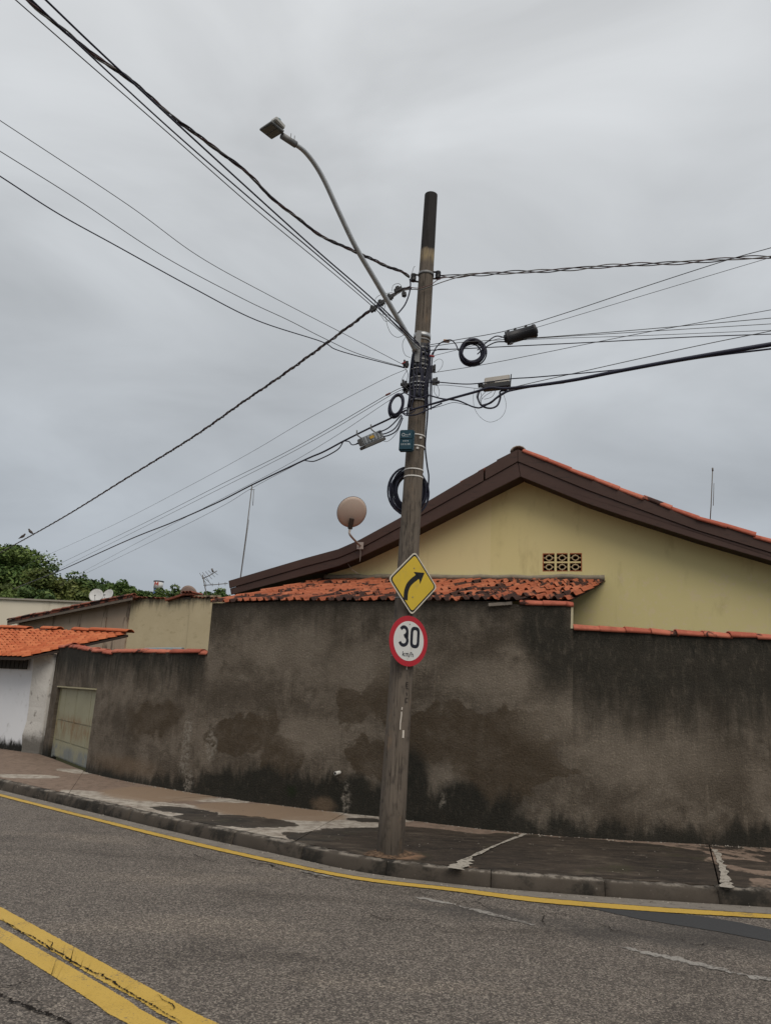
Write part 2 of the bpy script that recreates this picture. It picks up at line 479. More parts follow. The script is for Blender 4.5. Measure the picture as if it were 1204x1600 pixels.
# ------------------------------------------------------------------ stained wall render
def wb(cx, cy, rx, ry, soft=0.25, rot=0.0):
    """stain centred on the wall at sight line (cx,cy), about rx by ry picture pixels"""
    c = wall_px(cx, cy); a = wall_px(cx + rx, cy); b = wall_px(cx - ry * 0.03, cy - ry)
    return (tuple(c), (abs(a[0] - c[0]), abs(b[1] - c[1])), soft, rot)
M = Mat('stained_wall_render', 0.92, 0.2)
uv = M.uv()
u, v = M.sep(uv)[0], M.sep(uv)[1]
wbig = M.warp(M.warp(uv, 1.7, 0.55, 2), 4.5, 0.42, 10); wfin = M.warp(uv, 6.0, 0.22, 9)
drip = M.noise(1.0, M.mapping(uv, (7.0, 0.8, 1)), 8, 0.7)
cloud = M.noise(1.5, uv, 7, 0.62, 0.3); cloud2 = M.noise(4.2, uv, 6, 0.65)
c = M.mix((0.088, 0.071, 0.054), (0.180, 0.150, 0.119), M.step(cloud, 0.34, 0.66))
c = M.mix(c, (0.078, 0.063, 0.047), M.step(cloud2, 0.50, 0.70, 0, 0.75))
c = M.mix(c, (0.225, 0.192, 0.155), M.step(M.noise(2.7, M.mapping(uv, (1, 1, 1), loc=(7, 3, 0)), 6, 0.66), 0.56, 0.72, 0, 0.55))
streak = M.noise(1.0, M.mapping(uv, (9.0, 0.9, 1), rot=(0, 0, .04)), 8, 0.72)
c = M.mix(c, (0.215, 0.178, 0.140), M.step(streak, 0.55, 0.70, 0, 0.5))
c = M.mix(c, (0.052, 0.041, 0.031), M.step(streak, 0.44, 0.30, 0, 0.6))
# brown damp areas with ragged rims
damp = M.blobs(wbig, [wb(775, 1185, 95, 70, .07, .1), wb(730, 1130, 70, 30, .09), wb(800, 1130, 55, 30, .08), wb(850, 1205, 45, 16, .09), wb(372, 1150, 50, 32, .08), wb(425, 1165, 12, 50, .2), wb(445, 1185, 26, 30, .09), wb(560, 1105, 46, 30, .10),
                      wb(575, 1180, 40, 30, .09), wb(600, 1090, 40, 40, .1), wb(240, 1125, 42, 30, .25), wb(670, 1150, 40, 50, .1)])
c = M.mix(c, M.mix((0.048, 0.034, 0.021), (0.078, 0.057, 0.037), cloud2), M.math('MULTIPLY', damp, M.step(M.noise(3.0, uv, 8, 0.7), 0.30, 0.62, 0.45, 0.88)))
grain = M.noise(26, uv, 5, 0.72)
c = M.mix(c, M.mix(c, (0.5, 0.5, 0.5), 1.0, 'MULTIPLY'), M.step(grain, 0.52, 0.72, 0, 0.6))
c = M.mix(c, M.mix(c, (1.5, 1.47, 1.42), 1.0, 'MULTIPLY'), M.step(grain, 0.44, 0.30, 0, 0.55))
# lighter scraped cement
pale = M.blobs(wfin, [wb(480, 1150, 42, 30, .4), wb(690, 1225, 34, 26, .5), wb(860, 1120, 50, 40, .6), wb(760, 1060, 70, 30, .6), wb(450, 1010, 60, 40, .7),
                      wb(1010, 1180, 120, 40, .6), wb(560, 1040, 55, 30, .7)])
c = M.mix(c, (0.235, 0.198, 0.158), M.math('MULTIPLY', pale, 0.5))
# black mould below the coping
top_z = M.math('ADD', v, M.math('MULTIPLY', M.math('SUBTRACT', drip, 0.5), 1.3))
su = [wall_px(px, 1000)[0] for px in (322, 812, 893)]
tall = M.math('MULTIPLY', M.step(u, su[0] - .03, su[0] + .03), M.step(u, su[2] + .02, su[2] - .02))
right = M.step(u, su[2] - .02, su[2] + .02)
left = M.step(u, su[0] + .03, su[0] - .03)
black_l = M.math('MULTIPLY', left, M.step(top_z, 1.55, 2.25))
black_r = M.math('MULTIPLY', right, M.math('MAXIMUM', M.math('MULTIPLY', M.step(top_z, 1.0, 2.15), 0.9), M.step(top_z, 2.2, 2.62)))
black_t = M.math('MULTIPLY', tall, M.math('MULTIPLY', M.step(top_z, 2.35, 3.05), 0.55))
corner = M.blobs(wfin, [wb(850, 975, 42, 60, .35), wb(870, 1020, 40, 60, .6), wb(838, 960, 26, 45, .3)])
black_t = M.math('MAXIMUM', black_t, M.math('MULTIPLY', corner, 0.93))
black = M.math('MAXIMUM', M.math('MAXIMUM', black_l, black_r), black_t)
black = M.math('MULTIPLY', black, M.step(M.noise(7, M.mapping(uv, (2, 0.7, 1)), 6, 0.7), 0.26, 0.52, 0.55, 0.96))
# black mould rising from the pavement
rise = M.math('SUBTRACT', v, M.math('MULTIPLY', M.math('SUBTRACT', M.noise(2.4, M.mapping(uv, (1.6, 0.5, 1)), 6, 0.66), 0.5), 0.9))
foot_a = M.math('MULTIPLY', M.step(rise, 0.72, 0.46), M.blobs(uv, [wb(470, 1250, 165, 400, .12), wb(690, 1260, 125, 400, .22)]))
foot_b = M.math('MULTIPLY', M.step(rise, 0.46, 0.22), 0.95)
foot = M.math('MAXIMUM', foot_a, foot_b)
foot = M.math('MAXIMUM', foot, M.blobs(wfin, [wb(410, 1225, 42, 24, .25), wb(340, 1225, 30, 18, .3), wb(640, 1230, 30, 60, .3), wb(720, 1255, 45, 34, .3), wb(555, 1240, 26, 30, .3)]))
foot = M.math('MULTIPLY', foot, M.step(M.noise(9, M.mapping(uv, (2, 0.8, 1)), 6, 0.7), 0.25, 0.50, 0.72, 0.98))
c = M.mix(c, M.mix((0.010, 0.012, 0.010), (0.038, 0.033, 0.026), cloud2), M.math('MAXIMUM', black, foot))
c = M.mix(c, (0.014, 0.022, 0.008), M.math('MULTIPLY', M.blob(wfin, *wb(456, 1236, 9, 8, .6)), 0.7))
c = M.mix(c, M.mix(c, (1.9, 1.85, 1.75), 1.0, 'MULTIPLY'), M.step(M.noise(48, uv, 5, 0.75), 0.52, 0.66, 0, 0.75))
# flaked grey-white places
flake = M.blobs(wfin, [wb(292, 1150, 7, 30, .35), wb(288, 1190, 8, 18, .5), wb(294, 1222, 8, 20, .4), wb(330, 1163, 8, 24, .35), wb(541, 1248, 6, 24, .5), wb(690, 1250, 5, 12, .5)])
c = M.mix(c, (0.27, 0.24, 0.20), M.math('MULTIPLY', flake, M.step(M.noise(16, uv, 5, 0.7), 0.42, 0.60, 0.0, 0.85)))
c = M.mix(c, (0.19, 0.135, 0.090), M.math('MULTIPLY', M.blobs(wfin, [wb(505, 1258, 16, 14, .5), wb(190, 1195, 50, 14, .6)]), 0.6))
# faint trowel scratches
c = M.mix(c, (0.25, 0.215, 0.17), M.step(M.noise(11, M.mapping(uv, (1, 3, 1), rot=(0, 0, .6)), 5, 0.75), 0.66, 0.74, 0, 0.45))
M.col(c)
hh = M.math('ADD', M.noise(36, uv, 7, 0.76), M.math('MULTIPLY', M.noise(5, uv, 5, 0.6), 0.9))
hh = M.math('ADD', hh, M.math('MULTIPLY', flake, -0.6))
M.bump(hh, 0.85, 0.03)
WALL = M.m

# ================================================================== GROUND, ROAD, KERB, PAVEMENT
M = Mat('earth', 0.95, 0.1)
M.col(M.mix((0.07, 0.055, 0.035), (0.05, 0.065, 0.025), M.noise(0.4, None, 6, 0.6)))
g = MB(); g.add([(-1500, -1500, -0.06), (1500, -1500, -0.06), (1500, 1500, -0.06), (-1500, 1500, -0.06)], [(0, 1, 2, 3)])
tag(g.build('ground', M.m), 'bare earth lying behind and between the houses', None, None, 'structure')

road = MB()
ks = np.linspace(0, kerb.L, 90)
fr = [np.array([*kerb.at(s), 0.0]) for s in ks]
road.strip(fr, [np.array([p[0] * 1.3, -14.0, 0.0]) for p in fr])
ROAD = tag(road.build('road', ASPHALT), 'grey asphalt road bending to the right', None, None, 'structure')

def jitter_line(pts, amp, n=6):
    P = catmull([np.array([p[0], p[1]]) for p in pts], n); out = []
    for p in P: out.append(p + rng.normal(0, amp, 2))
    return out
def flat(name, A, B, z, mat, parent, label=None):
    m = MB(); m.strip([(*a, z) for a in A], [(*b, z) for b in B])
    o = m.build(name, mat, parent)
    if label: o['label'] = label
    return o

# gutter strip between kerb and yellow line
YF = [(0, 1241), (150, 1279), (280, 1311), (430, 1345), (560, 1371), (710, 1388.5), (840, 1404), (1021, 1418.5), (1204, 1430)]
YN = [(0, 1244.8), (150, 1283.2), (280, 1316), (430, 1350), (560, 1376), (710, 1394), (840, 1411), (1021, 1425.5), (1204, 1436.5)]
def ext(pts):
    q = [gz(x, y, 0)[:2] for x, y in pts]
    d0, d1 = unit(q[0] - q[1]), unit(q[-1] - q[-2])
    return [q[0] + d0 * d + np.array([0, 0.02 * d * d / 10]) for d in (16, 7)] + q + [q[-1] + d1 * d for d in (4, 14)]
yf, yn = ext(YF), ext(YN)
gk = [kerb.at(kerb.param(p)) for p in catmull(yf, 8)]
flat('gutter', gk, [p + np.array([0.0, 0.03]) for p in catmull(yf, 8)], 0.004, GUTTER, ROAD, 'worn pale concrete gutter strip along the kerb')
flat('edge_line', jitter_line(yf, 0.003, 40), jitter_line(yn, 0.003, 40), 0.008, YELLOW, ROAD, 'thin yellow edge line beside the kerb')
# double yellow centre line
def cline(far, near):
    a = [gz(x, y, 0)[:2] for x, y in far]; b = [gz(x, y, 0)[:2] for x, y in near]
    def e(q):
        d0, d1 = unit(q[0] - q[1]), unit(q[-1] - q[-2])
        return [q[0] + d0 * 14 + np.array([-1, 1.4]), q[0] + d0 * 5] + q + [q[-1] + d1 * 1.5 + np.array([.1, .1]), q[-1] + d1 * 5 + np.array([2.0, 1.6])]
    return e(a), e(b)
a, b = cline([(0, 1417), (150, 1499), (250, 1553), (342, 1601)], [(0, 1437), (140, 1523), (215, 1563), (281, 1601)])
flat('centre_line', jitter_line(a, 0.002, 60), jitter_line(b, 0.004, 60), 0.004, YELLOW, ROAD, 'cracked yellow centre stripe nearer the kerb')
a2, b2 = cline([(0, 1449), (110, 1511), (190, 1558), (262, 1601)], [(0, 1473), (95, 1534), (150, 1570), (200, 1601)])
flat('centre_line', jitter_line(a2, 0.002, 60), jitter_line(b2, 0.002, 60), 0.004, YELLOW, ROAD, 'yellow centre stripe farther from the kerb')
# remains of an older white edge line
def ribbon_px(name, pts, w, z, mat, parent, amp=0.01, n=8, label=None, taper=False):
    P = catmull([gz(x, y, 0)[:2] for x, y in pts], n); A, B = [], []
    for i, q in enumerate(P):
        t = unit(P[min(i + 1, len(P) - 1)] - P[max(i - 1, 0)]); nn = np.array([-t[1], t[0]])
        k = w * (1 if not taper else max(0.15, math.sin(math.pi * (i + .5) / len(P)) ** .5))
        A.append(q + nn * (k / 2 + rng.normal(0, amp))); B.append(q - nn * (k / 2 + rng.normal(0, amp)))
    return flat(name, A, B, z, mat, parent, label)
ribbon_px('worn_line', [(648, 1402), (690, 1410), (712, 1414)], 0.06, 0.004, WHITE_WORN, ROAD, 0.012, 8, 'faded short white line remnant below the pole', True)
ribbon_px('worn_line', [(716, 1416), (750, 1424), (790, 1435), (834, 1446)], 0.085, 0.004, WHITE_WORN, ROAD, 0.012, 8, 'faded white line remnant right of the pole', True)
ribbon_px('worn_line', [(966, 1479), (1010, 1490), (1060, 1500), (1120, 1514), (1165, 1525)], 0.085, 0.004, WHITE_WORN, ROAD, 0.014, 8, 'faded white line remnant beside the dark patch', True)
ribbon_px('worn_line', [(1168, 1527), (1215, 1532), (1290, 1548)], 0.085, 0.004, WHITE_WORN, ROAD, 0.012, 8, 'faded white line remnant nearest the camera')
ribbon_px('worn_line', [(470, 1362), (495, 1367), (520, 1371)], 0.05, 0.0065, WHITE_WORN, ROAD, 0.008, 6, 'scrap of white paint at the yellow edge line', True)
pp = [(900, 1415.5), (1000, 1424), (1085, 1431), (1150, 1441), (1204, 1453), (1300, 1473), (1400, 1490), (1400, 1525), (1300, 1494), (1204, 1472), (1120, 1456), (1050, 1445), (1000, 1437), (945, 1425)]
m = MB(); m.add([(*gz(x, y, 0)[:2], 0.004) for x, y in pp], [tuple(range(len(pp)))])
m.build('asphalt_patch', PATCH, ROAD)['label'] = 'smooth dark patch of newer asphalt along the edge line'
CRACK = simple('crack_shadow_dirt', (0.018, 0.015, 0.013), 0.95, 0.05)
def crack(pts, w, amp=0.012):
    return ribbon_px('crack', pts, w, 0.0095, CRACK, ROAD, w * 0.35, 7, None, True)
def jag(pts, k, amp):
    out = []
    for i in range(len(pts) - 1):
        for t in np.linspace(0, 1, k, endpoint=False):
            p = np.array(pts[i]) * (1 - t) + np.array(pts[i + 1]) * t
            out.append(tuple(p + rng.normal(0, amp, 2)))
    return out + [pts[-1]]
crack(jag([(-30, 1548), (10, 1560), (38, 1573), (66, 1584), (92, 1592), (115, 1606)], 3, 1.4), 0.020)
crack(jag([(0, 1545), (30, 1538), (55, 1530)], 3, 1.0), 0.008)
crack(jag([(38, 1573), (50, 1567), (66, 1570)], 3, 1.0), 0.006)
crack(jag([(2, 1439), (60, 1472), (120, 1508), (165, 1530), (215, 1561), (285, 1601)], 6, 0.9), 0.011)
crack(jag([(74, 1470), (82, 1475), (80, 1481), (92, 1490)], 2, 0.5), 0.006)
crack(jag([(245, 1556), (255, 1566), (268, 1570), (273, 1578), (266, 1580)], 2, 0.6), 0.006)
for P_ in ([(690, 1404), (720, 1412), (742, 1411), (770, 1421), (800, 1424)], [(742, 1411), (752, 1404), (778, 1405)], [(820, 1422), (850, 1431), (872, 1428), (905, 1440)], [(850, 1431), (846, 1442), (862, 1450)],
           [(905, 1440), (940, 1446), (960, 1456), (1000, 1460)], [(640, 1392), (665, 1400), (690, 1404)], [(1040, 1462), (1090, 1478), (1130, 1480), (1180, 1496)], [(560, 1425), (600, 1438), (655, 1440), (700, 1455)], [(300, 1335), (330, 1348), (352, 1350)]):
    crack(jag(P_, 4, 1.1), 0.007)
crack(jag([(390, 1348), (420, 1352), (445, 1361)], 3, 0.8), 0.014)
crack(jag([(470, 1367), (500, 1371), (540, 1377)], 3, 0.8), 0.010)

# kerb stones
KP = tag(bpy.data.objects.new('kerb', None), 'row of grimy concrete kerb stones along the pavement', None, None, 'structure')
COL.objects.link(KP)
s = kerb.param(np.array([-16.0, 22.0])); i = 0
prof = [(0.0, -0.08), (0.0, 0.03), (0.018, 0.105), (0.032, 0.126), (0.055, 0.135), (0.125, 0.138), (0.125, -0.08)]
while s < kerb.L - 1.2 and i < 60:
    L = 1.02 + random.uniform(-.05, .05); m = MB(); n = 16; vs = []
    dz = random.uniform(-.004, .004); dn = random.uniform(-.005, .005)
    for k in range(n):
        q = s + 0.004 + (L - 0.008) * k / (n - 1)
        for (o_, z_) in prof:
            p = kerb_off(q, o_ + dn + rng.normal(0, .0045 if .1 < z_ < .13 else .002)); vs.append((p[0], p[1], z_ + dz + rng.normal(0, .0035 if z_ > .1 else .0015)))
    K = len(prof)
    fs = [(k * K + j, k * K + (j + 1) % K, (k + 1) * K + (j + 1) % K, (k + 1) * K + j) for k in range(n - 1) for j in range(K)]
    fs += [tuple(range(K)), tuple((n - 1) * K + j for j in range(K - 1, -1, -1))]
    m.add(vs, fs, True); o = m.build('kerb_stone', KERB, KP)
    s += L; i += 1

# pavement slabs between the expansion joints
SW = tag(bpy.data.objects.new('pavement', None), 'stained cement pavement between kerb and wall', None, None, 'structure')
COL.objects.link(SW)
LX = np.array([(-24.0, 29.0), (-16.0, 23.2), (-10.0, 19.6), (-8.4, 18.45), (-6.9, 17.25)])
back = Curve([tuple(p) for p in LX[:-1]] + [tuple(p) for p in wall.p])
def kpar(x, y): return kerb.param(gz(x, y, 0.14)[:2])
def bpar(x, y): return back.param(gz(x, y, 0.14)[:2])
joints = [(kerb.param(np.array([-24, 26.0])), 0.0), (kerb.param(np.array([-10, 16.4])), 8.0), (kpar(60, 1243), bpar(136, 1206)), (kpar(154, 1256), bpar(345, 1244)), (kpar(437, 1318), bpar(545, 1270)),
          (kpar(698, 1358), bpar(820, 1302)), (kpar(1134, 1390), bpar(1118, 1327)), (kpar(1134, 1390) + 2.6, bpar(1118, 1327) + 2.6), (kerb.L - .3, back.L - .3)]
for j in range(len(joints) - 1):
    (k0, b0), (k1, b1) = joints[j], joints[j + 1]
    g_ = 0.008; nu, nv = 14, 4; vs = []
    for bot in (0, 1):
        for iu in range(nu):
            t = iu / (nu - 1)
            A = kerb_off(k0 + g_ + (k1 - k0 - 2 * g_) * t, 0.128)
            Bp = back.at(b0 + g_ + (b1 - b0 - 2 * g_) * t)
            for iv in range(nv):
                q = A + (Bp - A) * iv / (nv - 1)
                vs.append((q[0], q[1], -0.05 if bot else 0.140 + 0.012 * iv / (nv - 1) + rng.normal(0, .002)))
    N = nu * nv
    fs = [(a_ * nv + c_, (a_ + 1) * nv + c_, (a_ + 1) * nv + c_ + 1, a_ * nv + c_ + 1) for a_ in range(nu - 1) for c_ in range(nv - 1)]
    edge = [a_ * nv for a_ in range(nu)] + [(nu - 1) * nv + c_ for c_ in range(1, nv)] + [a_ * nv + nv - 1 for a_ in range(nu - 2, -1, -1)] + [c_ for c_ in range(nv - 2, 0, -1)]
    fs += [(edge[e_], edge[(e_ + 1) % len(edge)], edge[(e_ + 1) % len(edge)] + N, edge[e_] + N) for e_ in range(len(edge))]
    m = MB(); m.add(vs, fs); m.build('pavement_slab', PAVE, SW)
# pale mortar smeared along the joints
M = Mat('joint_mortar', .9, .2); p = M.pos()
M.col(M.mix(M.mix((0.27, 0.24, 0.20), (0.42, 0.385, 0.335), M.noise(20, p, 5, .7)), (0.05, 0.04, 0.03), M.step(M.noise(15, p, 8, .75), .52, .60, 0, .9))); M.bump(M.noise(60, p, 5, .7), .5, .006); MORTAR = M.m
def smear(pts, w, name='mortar_strip', z=0.1545):
    P = catmull([gz(x, y, z)[:2] for x, y in pts], 10); A, B = [], []
    for i, q in enumerate(P):
        t = unit(P[min(i + 1, len(P) - 1)] - P[max(i - 1, 0)]); nn = np.array([-t[1], t[0]])
        k = np.interp(i / (len(P) - 1), np.linspace(0, 1, len(w)), w)
        A.append(q + nn * abs(k * .3 + rng.normal(0, k * .10))); B.append(q - nn * abs(k * .8 + rng.normal(0, k * .25)))
    m = MB(); m.strip([(*a_, z) for a_ in A], [(*b_, z) for b_ in B]); m.build(name, MORTAR, SW)
smear([(703, 1356), (735, 1338), (770, 1322), (819, 1302)], [0.16, 0.05, 0.03, 0.06])
smear([(1130, 1386), (1127, 1362), (1121, 1342), (1114, 1327)], [0.11, 0.07, 0.06, 0.05])

# ================================================================== BOUNDARY WALL
def add_wall_uv(o):
    me = o.data; uvl = me.uv_layers.new(name='UVMap')
    co = [(wall.param(np.array(v.co[:2])), v.co[2]) for v in me.vertices]
    for lp in me.loops: uvl.data[lp.index].uv = co[lp.vertex_index]
def wall_section(name, s0, s1, zb, zt, th, parent, label=None, off=0.0):
    n = max(2, int((s1 - s0) / 0.22) + 1); m = MB(); vs = []
    nz = 6
    for k in range(n):
        s = s0 + (s1 - s0) * k / (n - 1)
        wob = 0.012 * math.sin(s * 3.1) + 0.008 * math.sin(s * 7.7 + 1)
        zt_ = (zt(s) if callable(zt) else zt) + wob * 0.5
        for j in range(nz):
            z = zb + (zt_ - zb) * j / (nz - 1); vs.append(W3(s, z, off + wob * 0.6 * math.sin(z * 2 + s)))
        for j in range(nz):
            z = zt_ - (zt_ - zb) * j / (nz - 1); vs.append(W3(s, z, off - th))
    K = 2 * nz
    fs = [(k * K + j, (k + 1) * K + j, (k + 1) * K + (j + 1) % K, k * K + (j + 1) % K) for k in range(n - 1) for j in range(K)]
    fs += [tuple(range(K)), tuple((n - 1) * K + j for j in range(K - 1, -1, -1))]
    m.add(vs, fs); o = m.build(name, WALL, parent); add_wall_uv(o)
    if label: o['label'] = label
    return o
sG0 = wall.param(gz(76, 1182, .15)[:2]); sG1 = wall.param(gz(137, 1206, .15)[:2])
sC = wall_px(318, 1080)[0]; sF = wall_px(894.5, 1050)[0]; sE = wall_px(813, 960)[0]
Z_LOW, Z_TALL, Z_RIGHT = (lambda s: 2.42 if s < sG0 + .3 else 2.42 - .17 * min(1, (s - sG0 - .3) / 2.8)), 2.985, 2.68
BW = thing('boundary_wall', W3(sF, 0.0), 'long curved wall of grey-brown render with black mould, behind the signpost pole', 'wall')
wall_section('wall_section', sC + .002, sF, -0.1, lambda s: Z_TALL + .042 * min(1, max(0, (sE - .1 - s) / .15)), 0.19, BW, 'tall middle stretch of the wall carrying the tiled lean-to')
wall_section('wall_section', sF + .002, wall.L - .1, -0.1, Z_RIGHT, 0.17, BW, 'lower blackened stretch below the yellow gable', -0.012)
wall_section('wall_section', sG1, sC, -0.1, Z_LOW, 0.17, BW, 'lower dark stretch beside the metal gate', -0.01)
wall_section('lintel', sG0, sG1 - .002, 1.60, Z_LOW, 0.17, BW, 'dark render above the metal gate', -0.01)
wall_section('gate_post', 0.02, sG0 - .002, -0.1, Z_LOW, 0.17, BW, 'narrow stained post left of the metal gate', -0.008)
CREAM = simple('cream_wall_edge', (0.50, 0.44, 0.30), 0.85, 0.2, 0, 0.2, 20)
m = MB(); m.prism([W3(sF - .028, 2.69, .006), W3(sF + .004, 2.69, .006), W3(sF + .008, 2.98, .008), W3(sF - .018, 2.98, .008)], (0, .05, 0)); m.build('wall_edge', CREAM, BW)

# clay tiles
def tile_material(name, c0, c1, lichen=0.5, lscale=2.6, dark=(0.020, 0.016, 0.015)):
    M = Mat(name, 0.85, 0.2)
    p = M.pos(); r = M.rand()
    c = M.mix(c0, c1, r)
    c = M.mix(c, tuple(min(1, k * 1.25) for k in c1), M.step(M.noise(14, p, 5, 0.65), 0.5, 0.75, 0, 0.5))
    c = M.mix(c, tuple(k * .55 for k in c0), M.step(M.noise(5, p, 6, 0.7), 0.5, 0.72, 0, 0.6))
    v = M.math('ADD', M.noise(lscale, p, 6, 0.68, 0.4), M.math('MULTIPLY', M.math('SUBTRACT', r, 0.5), 0.16))
    c = M.mix(c, dark, M.step(v, 1.0 - lichen, 1.06 - lichen, 0, 0.93))
    M.col(c); M.bump(M.noise(60, p, 5, 0.7), 0.4, 0.004)
    return M.m
TILE = tile_material('clay_tile', (0.33, 0.092, 0.044), (0.46, 0.158, 0.082), 0.48)
TILE_EAVE = tile_material('lichened_eave_tile', (0.29, 0.082, 0.042), (0.42, 0.142, 0.076), 0.55)
TILE_NEW = tile_material('orange_clay_tile', (0.42, 0.104, 0.042), (0.54, 0.172, 0.074), 0.34)
TILE_CAP = tile_material('coping_tile', (0.34, 0.088, 0.055), (0.47, 0.150, 0.095), 0.40)
TILE_OLD = tile_material('old_brown_tile', (0.17, 0.055, 0.035), (0.28, 0.095, 0.06), 0.50)

def tile_unit(amp, lap=1.13, thick=0.18):
    """roll-and-pan clay tile: x across (1 = pitch), y up the slope (0 = lower edge), z in units of roll height"""
    xs = np.linspace(-0.56, 0.5, 10); vs = []
    def h(x): return math.cos(x / 0.30 * math.pi / 2) ** 0.8 if abs(x) < 0.30 else 0.10 * (1 - math.cos((abs(x) - .3) / .26 * math.pi)) * 0.5
    for yy, lift in ((0.0, 0.42), (lap, 0.0)):
        for x in xs: vs.append((x, yy, h(x) * (1 - 0.10 * yy) + lift))
        for x in xs: vs.append((x, yy, h(x) * (1 - 0.10 * yy) + lift - thick * 1.3))
    n = len(xs); fs = []
    for k in range(n - 1):
        fs += [(k, k + 1, 2 * n + k + 1, 2 * n + k), (n + k, 3 * n + k, 3 * n + k + 1, n + k + 1), (k, n + k, n + k + 1, k + 1), (2 * n + k, 2 * n + k + 1, 3 * n + k + 1, 3 * n + k)]
    fs += [(0, 2 * n, 3 * n, n), (n - 1, 2 * n - 1, 4 * n - 1, 3 * n - 1)]
    m = MB(); m.add(vs, fs, True); return m
def place_tile(me, p, ex, ey, parent, sx, sy, sz, name='roof_tile', jit=1.0):
    ex = unit(ex); ez = unit(np.cross(ex, ey)); 
    if ez[2] < 0: ez = -ez
    ey = unit(ey); ex = unit(np.cross(ey, ez))
    R_ = Matrix((ex, ey, ez)).transposed()
    o = bpy.data.objects.new(name, me); COL.objects.link(o); o.parent = parent
    R_ = R_ @ Matrix.Rotation(random.gauss(0, .018) * jit, 3, 'Z') @ Matrix.Rotation(random.gauss(0, .014) * jit, 3, 'X')
    o.matrix_local = Matrix.Translation(Vector(p) + Vector((0, 0, random.gauss(0, .003) * jit)) - world_origin(parent)) @ R_.to_4x4() @ Matrix.Diagonal((sx, sy, sz, 1))
    return o
def tile_field(front, back_, cols, rows, me, parent, h, skip=None, eave_me=None):
    """front(t), back_(t): eave and top line; every tile is an object of its own"""
    for i in range(cols):
        t0, t1 = i / cols, (i + 1) / cols; tm = (t0 + t1) / 2
        f, b = np.asarray(front(tm)), np.asarray(back_(tm))
        for j in range(rows):
            v0 = j / rows; v1 = (j + 1) / rows
            p = f + (b - f) * v0
            wx = (np.asarray(front(t1)) - np.asarray(front(t0))) * (1 - v0) + (np.asarray(back_(t1)) - np.asarray(back_(t0))) * v0
            if skip and skip(i, j): continue
            ey = (b - f); L = np.linalg.norm(ey) / rows
            n_ = unit(np.cross(wx, ey)); w = np.linalg.norm(wx - unit(ey) * (wx @ unit(ey)))
            place_tile(eave_me if (eave_me and j == 0) else me, p, wx, ey, parent, w, L, h, 'roof_tile', 1.7 if eave_me else 1.2)
def barrel(name, mat, seg=7):
    m = MB(); vs = []
    for y, k in ((0, 1.0), (1.06, 0.84)):
        for rr in (1.0, 0.80):
            for q in range(seg + 1):
                a = math.pi * q / seg; vs.append((math.cos(a) * rr * k, y, math.sin(a) * rr * k))
    n = seg + 1; fs = []
    for q in range(seg):
        fs += [(q, q + 1, 2 * n + q + 1, 2 * n + q), (n + q, 3 * n + q, 3 * n + q + 1, n + q + 1), (q, n + q, n + q + 1, q + 1), (2 * n + q, 2 * n + q + 1, 3 * n + q + 1, 3 * n + q)]
    fs += [(0, 2 * n, 3 * n, n), (seg, n + seg, 3 * n + seg, 2 * n + seg)]
    m.add(vs, fs, True); return m.mesh(name, mat)
BARREL_CAP = barrel('coping_tile', TILE_CAP)
def coping(s0, s1, z, step, parent, r, off, me=BARREL_CAP, name='coping_tile', hz=0.75, jit=1.0):
    s = s0
    while s < s1 - 0.05:
        e = min(step * random.uniform(.97, 1.03), s1 - s)
        zz = z(s) if callable(z) else z
        p0, p1 = W3(s, zz, off), W3(s + e, zz, off)
        place_tile(me, p0, np.cross(p1 - p0, (0, 0, 1)), p1 - p0, parent, r, e, r * hz, name, jit)
        s += e
coping(sF + .01, wall.L - .2, Z_RIGHT - .012, 0.338, BW, 0.115, -0.085)
coping(sE - .02, sF + .01, Z_TALL - .012, 0.30, BW, 0.11, -0.075)
coping(0.0, sC - .01, lambda s: Z_LOW(s) - .016, 0.37, BW, 0.105, -0.085, jit=2.2)
# mortar bed under the coping at places
m = MB()
PIPE = simple('white_plastic_pipe', (0.62, 0.60, 0.55), 0.5, 0.4)
q = wall_px(533, 1206); P0 = W3(q[0], q[1], -.08); nn = wall_normal(q[0])
D = np.array([nn[0] - .35, nn[1], -0.12])
m.tube([P0, P0 + D * .15], 0.024, 12)
pp_ = thing('drain_pipe', P0, 'stub of white drain pipe sticking out low in the mouldy wall', 'pipe'); m.build('pipe', PIPE, pp_)
m = MB(); m.tube([P0 + D * .149, P0 + D * .152], 0.017, 12); m.build('bore', simple('pipe_bore', (.02, .018, .015), .9), pp_)

# ================================================================== METAL GATE
M = Mat('gate_paint', 0.6, 0.35)
p = M.pos(); zz = M.sep(p)[2]
c = M.mix((0.265, 0.250, 0.160), (0.38, 0.36, 0.245), M.noise(2.4, p, 6, 0.65))
band = M.blobs(M.warp(M.mapping(p, (1, 1, 1), rot=(math.pi / 2, 0, 0)), 2.5, .3), [])  if False else None
rust = M.math('MULTIPLY', M.step(M.math('ABSOLUTE', M.math('SUBTRACT', M.math('ADD', zz, M.math('MULTIPLY', M.math('SUBTRACT', M.noise(3, p, 5, .6), .5), .5)), 0.80)), 0.34, 0.05), M.step(M.noise(6, M.mapping(p, (1, 1, .4)), 6, .7), .40, .60))
c = M.mix(c, (0.235, 0.140, 0.060), M.math('MULTIPLY', rust, 0.75))
c = M.mix(c, (0.175, 0.195, 0.205), M.math('MULTIPLY', M.step(zz, 0.48, 0.36), M.step(M.noise(2.2, p, 5, .6), .38, .55, 0, .8)))
c = M.mix(c, (0.07, 0.055, 0.035), M.step(M.noise(22, M.mapping(p, (1, 1, .35)), 6, .7), .60, .74, 0, .8))
M.col(c); M.bump(M.noise(40, p, 4, .6), .2, .004)
GATE = M.m
GT = thing('metal_gate', W3((sG0 + sG1) / 2, 0.1), 'low olive-green sheet metal double gate with rust band, set in the dark wall', 'gate')
